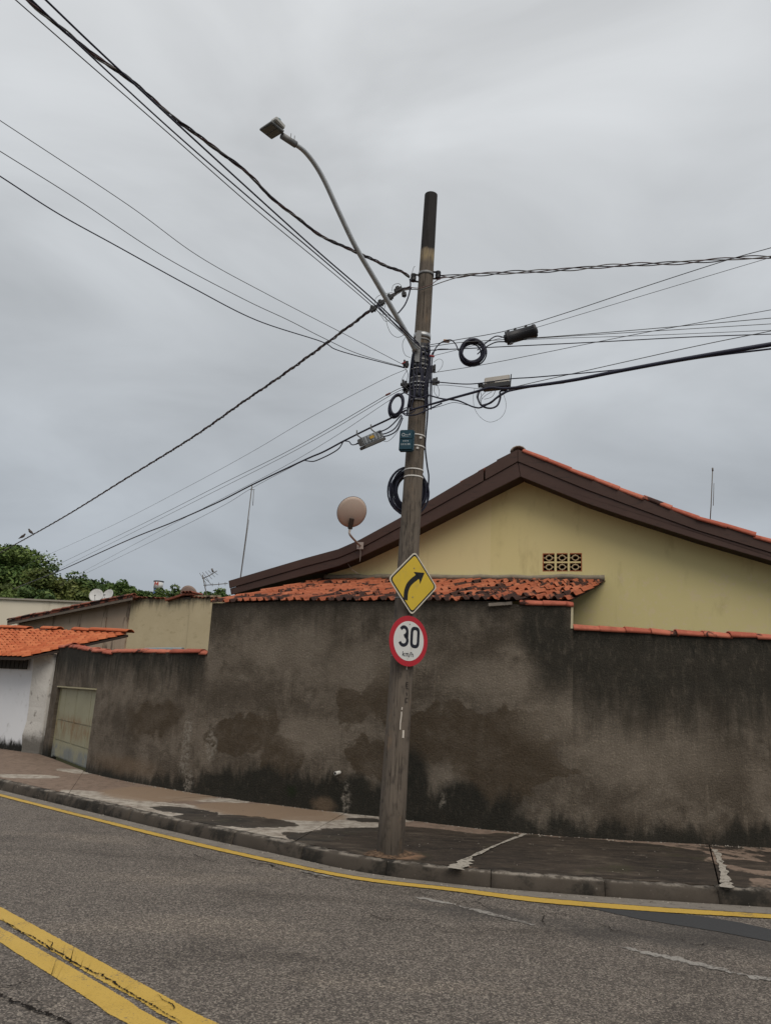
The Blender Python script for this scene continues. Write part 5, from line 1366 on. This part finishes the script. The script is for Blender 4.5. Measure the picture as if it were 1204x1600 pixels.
for t in (-.38, .32):
    m = MB(); b_ = mc + ax_ * L * t + bz * .06; m.tube(catmull([b_, b_ + bz * .05 - ax_ * .03, b_ + bz * .10 - ax_ * .01], 5), .007, 6); m.build('hook', STEEL_D, AMP)
m = MB(); m.box(mc - by * .068 + bz * .025 - ax_ * .02, (.06, .003, .03), (ax_, by, bz)); m.build('tag_plate', simple('amber_plate', (.40, .24, .03), .5), AMP)
for k, pts in enumerate((((628, 650), (618, 668), (606, 676), (595, 679)), ((629, 653), (620, 672), (608, 680), (594, 683)), ((627, 648), (612, 664), (600, 672), (580, 679), (556, 694)))):
    tail('black lead from small coil to the silver amplifier, %s' % ('upper', 'lower', 'across its front')[k], list(pts), Yp - (.30 if k < 2 else .38), .008, BLACK_C, 'cable_lead')

# birds on the twisted cable
def bird(label, px_, py_, flip):
    h, n_ = vplane(gy(641, 450, Yp - .10), gz(-20, 874, 6.35)); b_ = px_plane(px_, py_, gy(641, 450, Yp - .10), n_)
    s_ = .11 * flip; m = MB()
    C = [b_ + np.array([-s_ * 1.1, 0, -.02]), b_ + np.array([-s_ * .55, 0, .02]), b_ + np.array([-s_ * .1, 0, .055]), b_ + np.array([s_ * .3, 0, .085]), b_ + np.array([s_ * .5, 0, .12]), b_ + np.array([s_ * .62, 0, .145]), b_ + np.array([s_ * .78, 0, .147]), b_ + np.array([s_ * .95, 0, .14])]
    m.tube(C, [.008, .025, .045, .043, .030, .026, .018, .003], 10)
    tag(m.build('bird', simple('grey_brown_plumage', (.075, .062, .055), .9)), label, 'bird', 'birds on the twisted cable')
bird('small dark bird perched on the twisted cable, nearer the left edge', 35, 841, 1)
bird('small dark bird perched on the twisted cable, farther from the left edge', 48, 834, -1)

# ================================================================== WHITE HOUSE AT THE FAR LEFT
M = Mat('white_wash', .9, .2)
p = M.pos(); zz = M.sep(p)[2]
c = M.mix((.72, .73, .75), (.82, .83, .85), M.noise(1.5, p, 5, .6))
hz = M.math('ADD', zz, M.math('MULTIPLY', M.math('SUBTRACT', M.noise(5, M.mapping(p, (1, 1, .5)), 6, .7), .5), .5))
c = M.mix(c, (.02, .02, .018), M.step(hz, .42, .26)); c = M.mix(c, (.35, .34, .31), M.step(M.noise(4, p, 6, .7), .55, .75, 0, .5))
M.col(c); M.bump(M.noise(40, p, 4, .6), .25, .006); WHITEW = M.m
M = Mat('old_plaster_pillar', .92, .2)
p = M.pos(); zz = M.sep(p)[2]
c = M.mix((.50, .47, .43), (.70, .68, .64), M.noise(3, p, 6, .65)); c = M.mix(c, (.16, .14, .12), M.step(M.noise(6, p, 6, .7), .54, .70, 0, .8))
c = M.mix(c, (.10, .09, .075), M.step(M.math('ADD', zz, M.math('MULTIPLY', M.noise(6, p, 5, .7), .5)), .95, .6, 0, .85))
M.col(c); M.bump(M.noise(18, p, 6, .7), .6, .02); PILL = M.m
WC = np.array([-7.28, 17.66]); wd = unit((-1.36, .93)); wbk = np.array([.565, .825])          # corner, along the wall, away from the street
WH = thing('white_house', (WC[0], WC[1], 0), 'white painted house with bright orange tile roof and crumbling corner pillar', 'house')
def WP(a, z, out=0.0): q_ = WC + wd * a - wbk * out; return np.array([q_[0], q_[1], z])
m = MB(); vs = []; nl = 9
for k in range(nl):
    z = -.1 + 2.42 * k / (nl - 1)
    for (a, o_) in ((-.16, .03), (.46, .08), (.46, -.12), (-.16, -.12)): vs.append(WP(a + rng.normal(0, .014), z + (rng.normal(0, .03) if k == nl - 1 else 0), o_ + rng.normal(0, .012)))
m.add(vs, [(k * 4 + j, k * 4 + (j + 1) % 4, (k + 1) * 4 + (j + 1) % 4, (k + 1) * 4 + j) for k in range(nl - 1) for j in range(4)] + [(0, 1, 2, 3), tuple((nl - 1) * 4 + j for j in (3, 2, 1, 0))])
m.build('corner_pillar', PILL, WH, .012)
def on_vert(x, y, out):
    d = ray(x, y); n3 = np.array([*wbk, 0]); P0 = WP(0, 0, out); return CAM + d * (((P0 - CAM) @ n3) / (d @ n3))
E1 = on_vert(39, 1026, .55); ez = E1[2]
k_r = .40
m = MB(); m.prism([WP(.25, -.1), WP(7, -.1), WP(7, ez + .10), WP(.25, ez + .10)], (*(wbk * .2), 0)); m.build('front_wall', WHITEW, WH)
def on_roof(x, y):
    n3 = unit(np.array([-wbk[0] * k_r, -wbk[1] * k_r, 1.0])); d = ray(x, y); return CAM + d * (((E1 - CAM) @ n3) / (d @ n3))
R2_, R1_ = on_roof(201, 990), on_roof(22, 982)
RF = lambda t: (E1 + np.array([*(wd * 4.6), 0])) * (1 - t) + E1 * t
RB = lambda t: (R1_ + np.array([*(wd * 1.2), 0])) * (1 - t) + R2_ * t
TILE_N_ME = tile_unit(1).mesh('roof_tile', TILE_NEW)
tile_field(RF, RB, 24, 11, TILE_N_ME, WH, .05)
m = MB(); P_ = [RF(0), RF(1), RB(1), RB(0)]; m.prism([q_ - np.array([0, 0, .03]) for q_ in P_], (0, 0, -.05)); m.build('roof_deck', WOOD_D, WH)
N_ = 9
for k in range(N_):
    a, b = RB(k / N_), RB((k + 1) / N_)
    if k in (3, 5): continue
    place_tile(barrel('ridge_tile', TILE_NEW) if k == 0 else [o for o in WH.children if o.name.startswith('ridge_tile')][0].data, a + np.array([0, 0, .03]), np.cross(b - a, (0, 0, 1)), b - a, WH, .13, np.linalg.norm(b - a), .09, 'ridge_tile', 1)
SLAT = simple('dark_eave_slat', (.05, .045, .04), .85, .2, 0, .4, 9)
for k in range(14):
    m = MB(); m.box(WP(.75 + .17 * k, ez - .13, .08), (.12, .03, .26), ((*wd, 0), (*wbk, 0), (0, 0, 1))); m.build('eave_slat', SLAT, WH)

# ================================================================== TAN HOUSE BEHIND THE LOW WALL
M = Mat('tan_plaster', .92, .2)
p = M.pos(); zz = M.sep(p)[2]
c = M.mix((.46, .375, .235), (.60, .505, .335), M.noise(1.8, p, 6, .65)); c = M.mix(c, (.34, .27, .16), M.step(M.noise(3, M.mapping(p, (1, 1, 2)), 6, .7), .54, .72, 0, .6))
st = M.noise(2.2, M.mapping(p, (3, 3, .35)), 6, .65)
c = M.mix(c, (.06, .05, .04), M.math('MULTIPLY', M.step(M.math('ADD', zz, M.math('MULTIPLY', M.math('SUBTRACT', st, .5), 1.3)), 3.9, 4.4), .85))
M.col(c); M.bump(M.noise(30, p, 5, .65), .35, .01); TAN = M.m
M = Mat('pinkish_plaster', .92, .2)
p = M.pos()
c = M.mix((.34, .255, .185), (.46, .36, .275), M.noise(1.4, p, 6, .65))
c = M.mix(c, (.075, .055, .042), M.step(M.noise(1.6, M.mapping(p, (2.2, 2.2, .3)), 6, .68), .54, .66, 0, .8))
M.col(c); M.bump(M.noise(30, p, 5, .65), .3, .008); PINK = M.m
TA0, TA1 = gy(331, 932, 22.4), gy(206, 936, 24.0)
TH = thing('tan_house', (TA1[0], TA1[1], 0), 'old tan plaster house with streaked blank wall and low brown tile roof', 'house')
td = unit(np.array([TA0[0] - TA1[0], TA0[1] - TA1[1], 0])); tn = np.array([-td[1], td[0], 0])     # away from the street
if tn[1] < 0: tn = -tn
zt0 = (TA0[2] + TA1[2]) / 2
L_ = np.linalg.norm((TA0 - TA1)[:2]) + .9
b_ = TA1 * np.array([1, 1, 0])
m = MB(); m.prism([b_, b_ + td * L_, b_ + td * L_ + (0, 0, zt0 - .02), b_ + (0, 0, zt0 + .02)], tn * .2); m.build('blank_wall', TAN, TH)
def TPx(x, y, off=0.0):
    d = ray(x, y); P0 = b_ - tn * off; q_ = CAM + d * (((P0 - CAM) @ tn) / (d @ tn)); return q_
pl_, pr_ = TPx(28, 972), TPx(205, 933)
tl_ = (pl_ - b_) @ td; 
m = MB(); m.prism([b_ + td * tl_, b_ - td * .004, b_ - td * .004 + (0, 0, pr_[2] - .05), b_ + td * tl_ + (0, 0, pl_[2] - .08)], tn * .2); m.build('gable_wall', PINK, TH)
m = MB()
for x in (165, 199):
    q_ = TPx(x, 960); q_[2] = 0; m.box(q_ + np.array([0, 0, 1.85]) - tn * .02, (.18, .04, 3.7), (td, tn, (0, 0, 1)))
    m.build('pilaster', PINK, TH); m = MB()
ra, rb = TPx(12, 969.5, .35), TPx(206, 929.5, .35)
m = MB(); m.prism([ra, rb, rb + tn * 5, ra + tn * 5], (0, 0, -.07)); m.build('roof_deck', TILE_OLD, TH)
m = MB(); m.box((ra + rb) / 2 - np.array([0, 0, .11]) + tn * .03, (np.linalg.norm(rb - ra), .04, .09), (unit(rb - ra), tn, np.cross(unit(rb - ra), tn))); m.build('barge_board', simple('pale_barge_board', (.16, .13, .105), .85, .2, 0, .4, 8), TH)
OLD_B = barrel('verge_tile', TILE_OLD); N_ = 13
for k in range(N_):
    a, b = ra + (rb - ra) * k / N_, ra + (rb - ra) * (k + 1) / N_
    place_tile(OLD_B, a + tn * .08 + np.array([0, 0, .0]), np.cross(b - a, (0, 0, 1)), b - a, TH, .12, np.linalg.norm(b - a), .085, 'verge_tile', 1.5)
RED_B = barrel('coping_tile', TILE_OLD)
def cross_tiles(x0, y0, x1, y1, n, name, off=.12):
    a, b = TPx(x0, y0), TPx(x1, y1)
    for k in range(n):
        q_ = a + (b - a) * (k + .5) / n - tn * off
        place_tile(RED_B, q_, td, tn, TH, np.linalg.norm(b - a) / n * .52, .45, .05, name, 1.6)
cross_tiles(206, 934.5, 262, 936.5, 8, 'coping_tile'); cross_tiles(302, 935, 345, 936, 7, 'coping_tile')
# small raised roof corner over the blank wall
qa, qb, qc = TPx(258, 936, .15), TPx(286, 927, .15), TPx(301, 926.5, .15)
m = MB(); m.prism([qa, qb, qb + tn * 3, qa + tn * 3], (0, 0, -.06)); m.build('roof_corner', TILE_OLD, TH)
m = MB(); m.prism([qb + (0, 0, .002), qc, qc + tn * 3, qb + tn * 3 + (0, 0, .002)], (0, 0, -.06)); m.build('roof_corner', TILE_OLD, TH)
for k in range(3):
    place_tile(RED_B, qb + (qc - qb) * (k + .5) / 3 - tn * .05, td, tn, TH, .085, .45, .065, 'coping_tile', 1)
m = MB(); q_ = TPx(291, 934, .1); m.box(q_ + tn * .12, (.42, .1, .05), (td, tn, (0, 0, 1))); m.build('roof_beam', simple('weathered_beam', (.12, .10, .085), .85), TH)
# yellow upstand beside the tall wall
a, b = TPx(301, 930, .02), TPx(345, 930, .02)
m = MB(); m.prism([a * np.array([1, 1, 0]), b * np.array([1, 1, 0]), b, a], -tn * .03); m.build('wall_pier', TAN, TH)
m = MB(); m.tube(catmull([W3(s, 2.33, -.55) for s in np.linspace(sC - 2.6, sC - 1.3, 6)] , 3), .04, 8)
tag(m.build('gutter_pipe', simple('blue_grey_sheet', (.20, .25, .26), .5, .4)), 'blue-grey metal gutter lying behind the coping of the low wall', 'gutter')

# ================================================================== FAR CREAM SHED AND ROOF SHEET
M = Mat('cream_shed_wall', .9, .2); p = M.pos()
M.col(M.mix(M.mix((.60, .54, .43), (.70, .64, .53), M.noise(.5, p, 5, .6)), (.38, .32, .24), M.step(M.noise(.8, M.mapping(p, (2, 2, .3)), 6, .65), .55, .72, 0, .5))); SHED = M.m
sa, sb_ = gy(-150, 930, 34), gy(131, 941.5, 34); hz_ = (sa[2] + sb_[2]) / 2
SH = thing('cream_shed', (sb_[0], 34, 0), 'long cream rendered shed wall in front of the trees', 'building')
m = MB(); m.prism([(sa[0], 34, 0), (sb_[0] + 1.5, 34, 0), (sb_[0] + 1.5, 34, sb_[2]), (sa[0], 34, sa[2])], (0, 12, 0)); m.build('wall', SHED, SH)
m = MB(); m.prism([(sa[0], 33.9, sa[2] + .001), (sb_[0] + 1.6, 33.9, sb_[2] + .001), (sb_[0] + 1.6, 33.9, sb_[2] + .07), (sa[0], 33.9, sa[2] + .07)], (0, 12.2, 0)); m.build('coping', simple('shed_coping', (.30, .27, .23), .9), SH)
a, b, c_, d_ = gy(-60, 972, 25), gy(31, 980, 22.0), gy(20, 983, 21.2), gy(-60, 1000, 21.2)
AW = thing('roof_sheet', (b[0], b[1], 0), 'pale blue-grey metal roof sheet above the orange tiles', 'roof')
m = MB(); m.prism([a, b, c_, d_], (0, 0, -.04)); m.build('sheet', simple('blue_grey_metal', (.33, .37, .41), .5, .4, .3), AW)
for (x, y, Y) in ((-40, 985, 24), (22, 981.5, 21.8)):
    q_ = gy(x, y, Y); m = MB(); m.box((q_[0], q_[1], q_[2] / 2 - .05), (.1, .1, q_[2] - .06)); m.build('post', STEEL_D, AW)

# ================================================================== DISHES AND AERIALS
def dish(label, c_, nrm, R_, mat, foot, depth=.18, name='satellite_dish', bend=None, feed=True, rim=None):
    """nrm: the way the bowl opens"""
    nrm = unit(nrm); X = unit(np.cross(nrm, (0, 0, 1))); Z = np.cross(X, nrm); root = thing(name, foot, label, 'satellite dish')
    m = MB(); rings, seg = 6, 28; vs = []; th = .006
    for side in (0, 1):
        for i in range(rings + 1):
            r_ = R_ * i / rings
            for k in range(seg):
                a = 2 * math.pi * k / seg; vs.append(c_ + X * math.cos(a) * r_ + Z * math.sin(a) * r_ * 1.06 + nrm * (depth * R_ * ((i / rings) ** 2 - 1) - th * side))
    K = (rings + 1) * seg
    fs = [(s * K + i * seg + k, s * K + i * seg + (k + 1) % seg, s * K + (i + 1) * seg + (k + 1) % seg, s * K + (i + 1) * seg + k) for s in (0, 1) for i in range(rings) for k in range(seg)]
    fs += [(rings * seg + k, rings * seg + (k + 1) % seg, K + rings * seg + (k + 1) % seg, K + rings * seg + k) for k in range(seg)]
    m.add(vs, fs, True); m.build('bowl', mat, root)
    m = MB(); m.tube([c_ + (X * math.cos(a) + Z * math.sin(a) * 1.06) * R_ for a in np.linspace(0, 2 * math.pi, 33)], .006 * R_ / .24, 5, False); m.build('rim', rim or mat, root)
    bk = c_ - nrm * (depth * R_ + .03)
    m = MB(); m.box(bk - Z * R_ * .72, (.07, .05, R_ * .72), (X, nrm, Z)); m.build('mount', simple('brown_mount', (.055, .04, .033), .7), root, .004)
    m = MB(); path = [bk - Z * R_ * .75, bk - Z * R_ * 1.12] + ([bend] if bend is not None else []) + [foot]; m.tube(catmull(path, 5), .018, 8); m.build('mast', simple('pale_mast', (.33, .28, .25), .6, .3, .2), root)
    if feed:
        m = MB(); f_ = c_ + nrm * R_ * .9 - Z * R_ * .5; m.tube([c_ - Z * R_, f_], .008, 6); m.tube([f_, f_ - unit(f_ - c_) * .09], .025, 8); m.build('feed_arm', STEEL_D, root)
    return root
dc = gy(549.5, 800, 12.35); df = G3(*gab(563, 853, OFF + .03), OFF + .03)
DISH_BR = simple('beige_dish', (.50, .395, .33), .5, .35, 0, .08, 4)
rt_ = dish('large beige satellite dish seen from behind, bracketed to the brown fascia', dc, (-.28, .80, .45), .245, DISH_BR, df + gn * .02, .22, 'satellite_dish', gy(547, 836, 12.3), True, simple('dark_dish_rim', (.10, .07, .06), .6))
m = MB(); m.box(df + gn * .012, (.11, .02, .12), (gdir, gn, (0, 0, 1))); m.build('foot_plate', simple('pale_foot_plate', (.36, .30, .27), .7), rt_, .003)
WIREP = simple('pale_loose_wire', (.30, .26, .23), .7)
m = MB(); m.tube(catmull([df + gn * .03, G3(*gab(563, 865, OFF + .03), OFF + .03), G3(*gab(562, 878, OFF + .02), OFF + .02)], 5), .005, 5); tag(m.build('wire_end', WIREP), 'pale wire end hanging below the dish bracket', 'wire')
m = MB(); m.tube(catmull([G3(*gab(543, 880, .28), .28), G3(*gab(550, 890, .28), .28), G3(*gab(560, 897, .26), .26)], 5), .005, 5); tag(m.build('wire_end', WIREP), 'pale loose wire end poking out under the eave', 'wire')
DISH_W = simple('white_dish', (.50, .50, .49), .5, .35); DISH_P = simple('faded_pink_dish', (.30, .225, .19), .6, .3)
for lab, x, y, r_, mt, Y, nr in (('white satellite dish on the brown roof, left of the pair', 150.5, 930, .255, DISH_W, 30.0, (.15, -.9, .35)), ('white satellite dish on the brown roof, right of the pair', 168.5, 929.5, .235, DISH_W, 30.8, (-.3, -.85, .35)), ('faded pink satellite dish half hidden behind the roof corner', 295, 929, .31, DISH_P, 27.5, (.1, .85, .4))):
    q_ = gy(x, y, Y); dish(lab, q_, nr, r_, mt, q_ * np.array([1, 1, 0]) + np.array([0, .15, q_[2] - .75]), .2, 'satellite_dish', None, mt is not DISH_P)
def aerial(label, segs, Y, r_, mat, name, foot):
    root = thing(name, foot, label, 'antenna')
    for nm, pts, k in segs:
        m = MB(); m.tube([gy(x, y, Y + dy) for x, y, dy in pts], r_ * k, 6); m.build(nm, mat, root)
AER = simple('weathered_aluminium', (.15, .14, .13), .6, .4, .4)
segs = [('mast', [(324, 935, 0), (322, 925, 0), (316.5, 898, 0)], 1.2), ('boom', [(316, 904, 0), (327, 899.5, 0), (339, 892, 0)], 1.0), ('boom', [(318, 914.5, 0), (336, 913.5, 0), (356, 911.5, 0)], .9), ('brace', [(317, 902, 0), (325, 908, .1), (330, 913, 0)], .6)]
for k in range(5):
    x, y = 317 + k * 4.6, 903.5 - k * 2.3; segs.append(('element', [(x - 5, y - 8 + k, -.35), (x, y, 0), (x + 5, y + 8 - k, .35)], .45))
for k in range(4):
    x = 322 + k * 10; y = 914.2 - k * .7; segs.append(('element', [(x, y - 2.5, -.2), (x, y, 0), (x, y + 2.5, .2)], .5))
segs.append(('balun', [(331, 888.5, 0), (333, 894, 0)], 2.2))
aerial('weathered television aerial with two booms on the tan roof', segs, 24.5, .014, AER, 'tv_antenna', gy(322, 935, 24.5))
f_ = G3(*(gab(376, 903, 0)), 0) 
aerial('tall thin whip mast rising behind the left end of the brown fascia', [('mast', [(373.5, 915, 0), (376, 900, 0), (385, 832, 0), (394, 757, 0)], 1.0), ('stub', [(396.5, 766, 0), (395, 790, 0)], .6), ('stub', [(391, 765, 0), (398, 765, 0)], .6), ('stay', [(376, 905, 0), (389, 812, 0)], .45)], 14.6, .010, AER, 'whip_antenna', gy(373.5, 915, 14.6))
aerial('thin whip mast standing on the far right of the tiled roof', [('mast', [(1108, 822, 0), (1110, 790, 0), (1112.5, 731, 0)], 1.0), ('stub', [(1114.5, 755, 0), (1113.5, 790, 0)], .6), ('tip', [(1112.3, 731, 0), (1112.6, 736, 0)], 1.7)], 12.2, .008, AER, 'whip_antenna', gy(1108, 822, 12.2))

# ================================================================== FAR WATER TANK WITH LETTER
q_ = gy(247.3, 917, 150); Rk = 0.92
WT = thing('water_tank', (q_[0], 150, 0), 'distant white water tank with red letter M and blue foot', 'water tank')
m = MB(); m.tube([(q_[0], 150, q_[2] - .35), (q_[0], 150, q_[2] + .95)], [Rk * .92, Rk], 24); m.build('tank', simple('white_tank', (.66, .66, .66), .6), WT)
m = MB(); m.tube([(q_[0], 150, q_[2] + .951), (q_[0], 150, q_[2] + 1.13)], Rk * 1.06, 24); m.build('tank_rim', simple('dark_tank_rim', (.05, .06, .075), .6), WT)
m = MB(); m.tube([(q_[0], 150, 0), (q_[0], 150, q_[2] - .351)], [Rk * .75, Rk * .85], 24); m.build('tank_foot', simple('blue_tank_foot', (.05, .09, .19), .6), WT)
m = MB(); mm = [(-.3, .25), (-.3, .78), (-.17, .78), (0, .52), (.17, .78), (.3, .78), (.3, .25), (.18, .25), (.18, .58), (0, .32), (-.18, .58), (-.18, .25)]
m.prism([(q_[0] + x * 1.25 - .12, 150 - Rk - .02, q_[2] + y * 1.35 - .2) for x, y in mm], (0, .03, 0)); m.build('letter', simple('red_letter', (.45, .05, .03), .6), WT)

# ================================================================== TREES
def leaf_mat(name, c0, c1, c2):
    M = Mat(name, .7, .25); r = M.n.new('ShaderNodeAttribute'); r.attribute_name = 'leaf_tone'
    c = M.ramp(r.outputs['Fac'], [(0, c0), (.5, c1), (1, c2)]); c = M.mix(c, tuple(k * .55 for k in c0), M.step(M.noise(.9, None, 4, .6), .5, .72, 0, .6)); M.col(c)
    M.b.inputs['Subsurface Weight'].default_value = 0.0
    return M.m
LEAF_D = leaf_mat('dark_green_leaves', (.030, .060, .015), (.075, .130, .030), (.150, .205, .055))
LEAF_L = leaf_mat('olive_green_leaves', (.050, .070, .016), (.100, .128, .030), (.165, .180, .052))
LEAF_M = leaf_mat('mid_green_leaves', (.030, .060, .016), (.066, .108, .026), (.115, .158, .042))
BARK = simple('bark', (.07, .052, .038), .9, .1, 0, .4, 3, .5)
def tree(label, px_, py_top, Y, rx, ry_up, leaf, seed, base_py=960, leaf_size=.25, nclump=95, per=150, flat=1.0):
    R_ = np.random.default_rng(seed); top = gy(px_, py_top, Y); cx, cy, H_ = top[0], top[1], top[2]
    root = thing('tree', (cx, cy, 0), label, 'tree', 'trees behind the houses')
    zc = H_ - ry_up
    m = MB(); m.tube(catmull([(cx, cy, -.3), (cx + R_.normal(0, .2), cy, zc * .4), (cx + R_.normal(0, .3), cy + R_.normal(0, .3), zc * .8), (cx, cy, zc + ry_up * .3)], 4), np.linspace(.32, .10, 13), 8)
    for k in range(6):
        a = 2 * math.pi * k / 6 + R_.uniform(0, 1); h0 = zc * R_.uniform(.55, .85)
        e = np.array([cx + math.cos(a) * rx * .6, cy + math.sin(a) * rx * .6, zc + R_.uniform(-.1, .5) * ry_up]); s_ = np.array([cx, cy, h0])
        m.tube(catmull([s_, (s_ + e) / 2 + np.array([0, 0, .3]), e], 4), np.linspace(.12, .03, 9), 6)
    m.build('trunk', BARK, root)
    # clumps of leaves spread over the crown
    V, tone = [], []
    for k in range(nclump):
        u_ = R_.normal(size=3); u_ /= np.linalg.norm(u_); 
        if u_[2] < -.35: u_[2] *= -.6
        rr = R_.uniform(.55, 1.0) ** .6; c_ = np.array([cx, cy, zc]) + u_ * np.array([rx, rx, ry_up]) * rr * np.array([1, 1, 1 if u_[2] > 0 else .75]) * .86
        cr_ = R_.uniform(.10, .20) * (rx + ry_up) * .75; ct = R_.uniform(.0, 1.0)
        n_ = per; d = R_.normal(size=(n_, 3)); d /= np.linalg.norm(d, axis=1)[:, None]; rad = cr_ * R_.uniform(.35, 1.0, n_) ** .5
        P = c_ + d * rad[:, None] * np.array([1, 1, .75])
        a1 = R_.normal(size=(n_, 3)); a1[:, 2] *= .5; a1 /= np.linalg.norm(a1, axis=1)[:, None]
        b1 = np.cross(a1, d + R_.normal(size=(n_, 3)) * .5); b1 /= (np.linalg.norm(b1, axis=1)[:, None] + 1e-9)
        s_ = leaf_size * R_.uniform(.6, 1.25, n_)[:, None]
        V.append(np.stack([P - a1 * s_ * .5, P + b1 * s_ * .28, P + a1 * s_ * .5, P - b1 * s_ * .28], 1)); tone.append(np.clip(ct + R_.normal(0, .18, n_), 0, 1))
    V = np.concatenate(V); tone = np.concatenate(tone); n_ = len(V)
    me = bpy.data.meshes.new('crown'); me.vertices.add(n_ * 4); me.vertices.foreach_set('co', V.reshape(-1)); me.loops.add(n_ * 4); me.loops.foreach_set('vertex_index', np.arange(n_ * 4))
    me.polygons.add(n_); me.polygons.foreach_set('loop_start', np.arange(0, n_ * 4, 4)); me.polygons.foreach_set('loop_total', np.full(n_, 4)); me.update(); me.validate()
    at = me.attributes.new('leaf_tone', 'FLOAT', 'FACE'); at.data.foreach_set('value', tone.astype(np.float32)); me.materials.append(leaf)
    link_mesh('crown', me, root)
tree('largest dark green tree at the far left, tallest crown', 20, 838, 46, 3.4, 3.8, LEAF_D, 1, nclump=170, per=210, leaf_size=.22)
tree('dark tree crown cut by the left frame edge', -45, 848, 48, 3.2, 3.4, LEAF_D, 2)
tree('olive green feathery tree in front of the largest tree', 78, 886, 43, 1.9, 2.4, LEAF_L, 3, nclump=80, per=120, leaf_size=.24)
tree('yellowish green low tree just above the shed at the left edge', 14, 908, 42, 1.9, 1.6, LEAF_L, 4, leaf_size=.26)
tree('mid green tree right of the olive tree', 122, 894, 50, 2.88, 2.6, LEAF_M, 5)
tree('mid green rounded tree behind the twin white dishes', 158, 899, 52, 2.75, 2.4, LEAF_M, 6)
tree('small dark tree top right of the twin white dishes', 197, 904, 52, 1.62, 1.6, LEAF_D, 7, nclump=40)
tree('low distant tree left of the water tank', 222, 921, 66, 2.12, 1.6, LEAF_M, 8, nclump=36, per=80)
tree('low distant tree right of the water tank', 264, 921, 70, 1.88, 1.6, LEAF_M, 9, nclump=36, per=80)
tree('distant tree left of the pink dish', 276, 911, 60, 2.00, 1.6, LEAF_M, 10, nclump=36, per=80)
tree('distant dark tree right of the television aerial', 341, 917, 55, 1.88, 1.6, LEAF_D, 11, nclump=40, per=80)
tree('low tree below the olive tree, above the shed', 50, 915, 41, 2.0, 1.6, LEAF_M, 12)
tree('low green tree above the right end of the shed', 112, 910, 45, 2.12, 1.6, LEAF_L, 13)
tree('distant tree between the tank and the small dark tree', 240, 927, 75, 2.00, 1.4, LEAF_L, 14, nclump=36, per=70)
tree('distant tree behind the television aerial', 310, 921, 62, 2.12, 1.4, LEAF_M, 15, nclump=36, per=70)

# ================================================================== GRIT AND CRUMBS
def pebbles(m, p, r):
    a = rng.uniform(0, 6.28); b = rng.uniform(.5, 1.0); h = r * rng.uniform(.4, .8)
    vs = [(p[0] + math.cos(a + k * 1.571) * r * (b if k % 2 else 1), p[1] + math.sin(a + k * 1.571) * r * (b if k % 2 else 1), p[2]) for k in range(4)] + [(p[0] + rng.normal(0, r * .2), p[1], p[2] + h)]
    m.add(vs, [(0, 1, 4), (1, 2, 4), (2, 3, 4), (3, 0, 4)])
m = MB()
for k in range(420):
    s_ = rng.uniform(sG1, wall.L * .62); d = abs(rng.normal(0, .05)) + .012; q_ = W3(s_, .1535, d); pebbles(m, q_, rng.uniform(.004, .016))
for k in range(260):
    s_ = kerb.param(np.array([rng.uniform(-6, 5), 8.0])); s_ = rng.uniform(kerb.param(np.array([-6., 13.])), kerb.param(np.array([5., 7.7]))); q_ = kerb_off(s_, -abs(rng.normal(0, .05)) - .01); pebbles(m, (q_[0], q_[1], .0045), rng.uniform(.004, .013))
for k in range(220):
    t = rng.uniform(0, 1); s_ = rng.uniform(sG1, wall.L * .62); q_ = W3(s_, .15, rng.uniform(.2, 2.1)); pebbles(m, q_, rng.uniform(.003, .010))
M = Mat('grit', .9, .2); M.col(M.mix((.09, .072, .055), (.40, .36, .31), M.step(M.noise(40, None, 3, .6), .35, .65)))
tag(m.build('grit', M.m), 'loose crumbs of mortar and grit along wall foot and gutter', None, None, 'stuff')

# soil heaped round the foot of the pole
m = MB(); seg = 30; vs = []
for (r_, h_) in ((.125, .028), (.155, .018), (.185, .008), (.22, -.006)):
    for k in range(seg):
        a = 2 * math.pi * k / seg; w = 1 + .12 * math.sin(2 * a + .7) + rng.normal(0, .05)
        vs.append((PB[0] + math.cos(a) * r_ * w, PB[1] + math.sin(a) * r_ * w * .9, .146 + h_ * (1 + rng.normal(0, .2))))
m.add(vs, [(i * seg + k, i * seg + (k + 1) % seg, (i + 1) * seg + (k + 1) % seg, (i + 1) * seg + k) for i in range(3) for k in range(seg)], True)
M = Mat('red_soil', .95, .1); p = M.pos(); M.col(M.mix((.055, .038, .027), (.17, .112, .074), M.step(M.noise(25, p, 6, .7), .35, .65))); M.bump(M.noise(60, p, 6, .75), .8, .012)
tag(m.build('soil_heap', M.m), 'low ring of reddish soil heaped round the foot of the pole', 'soil')
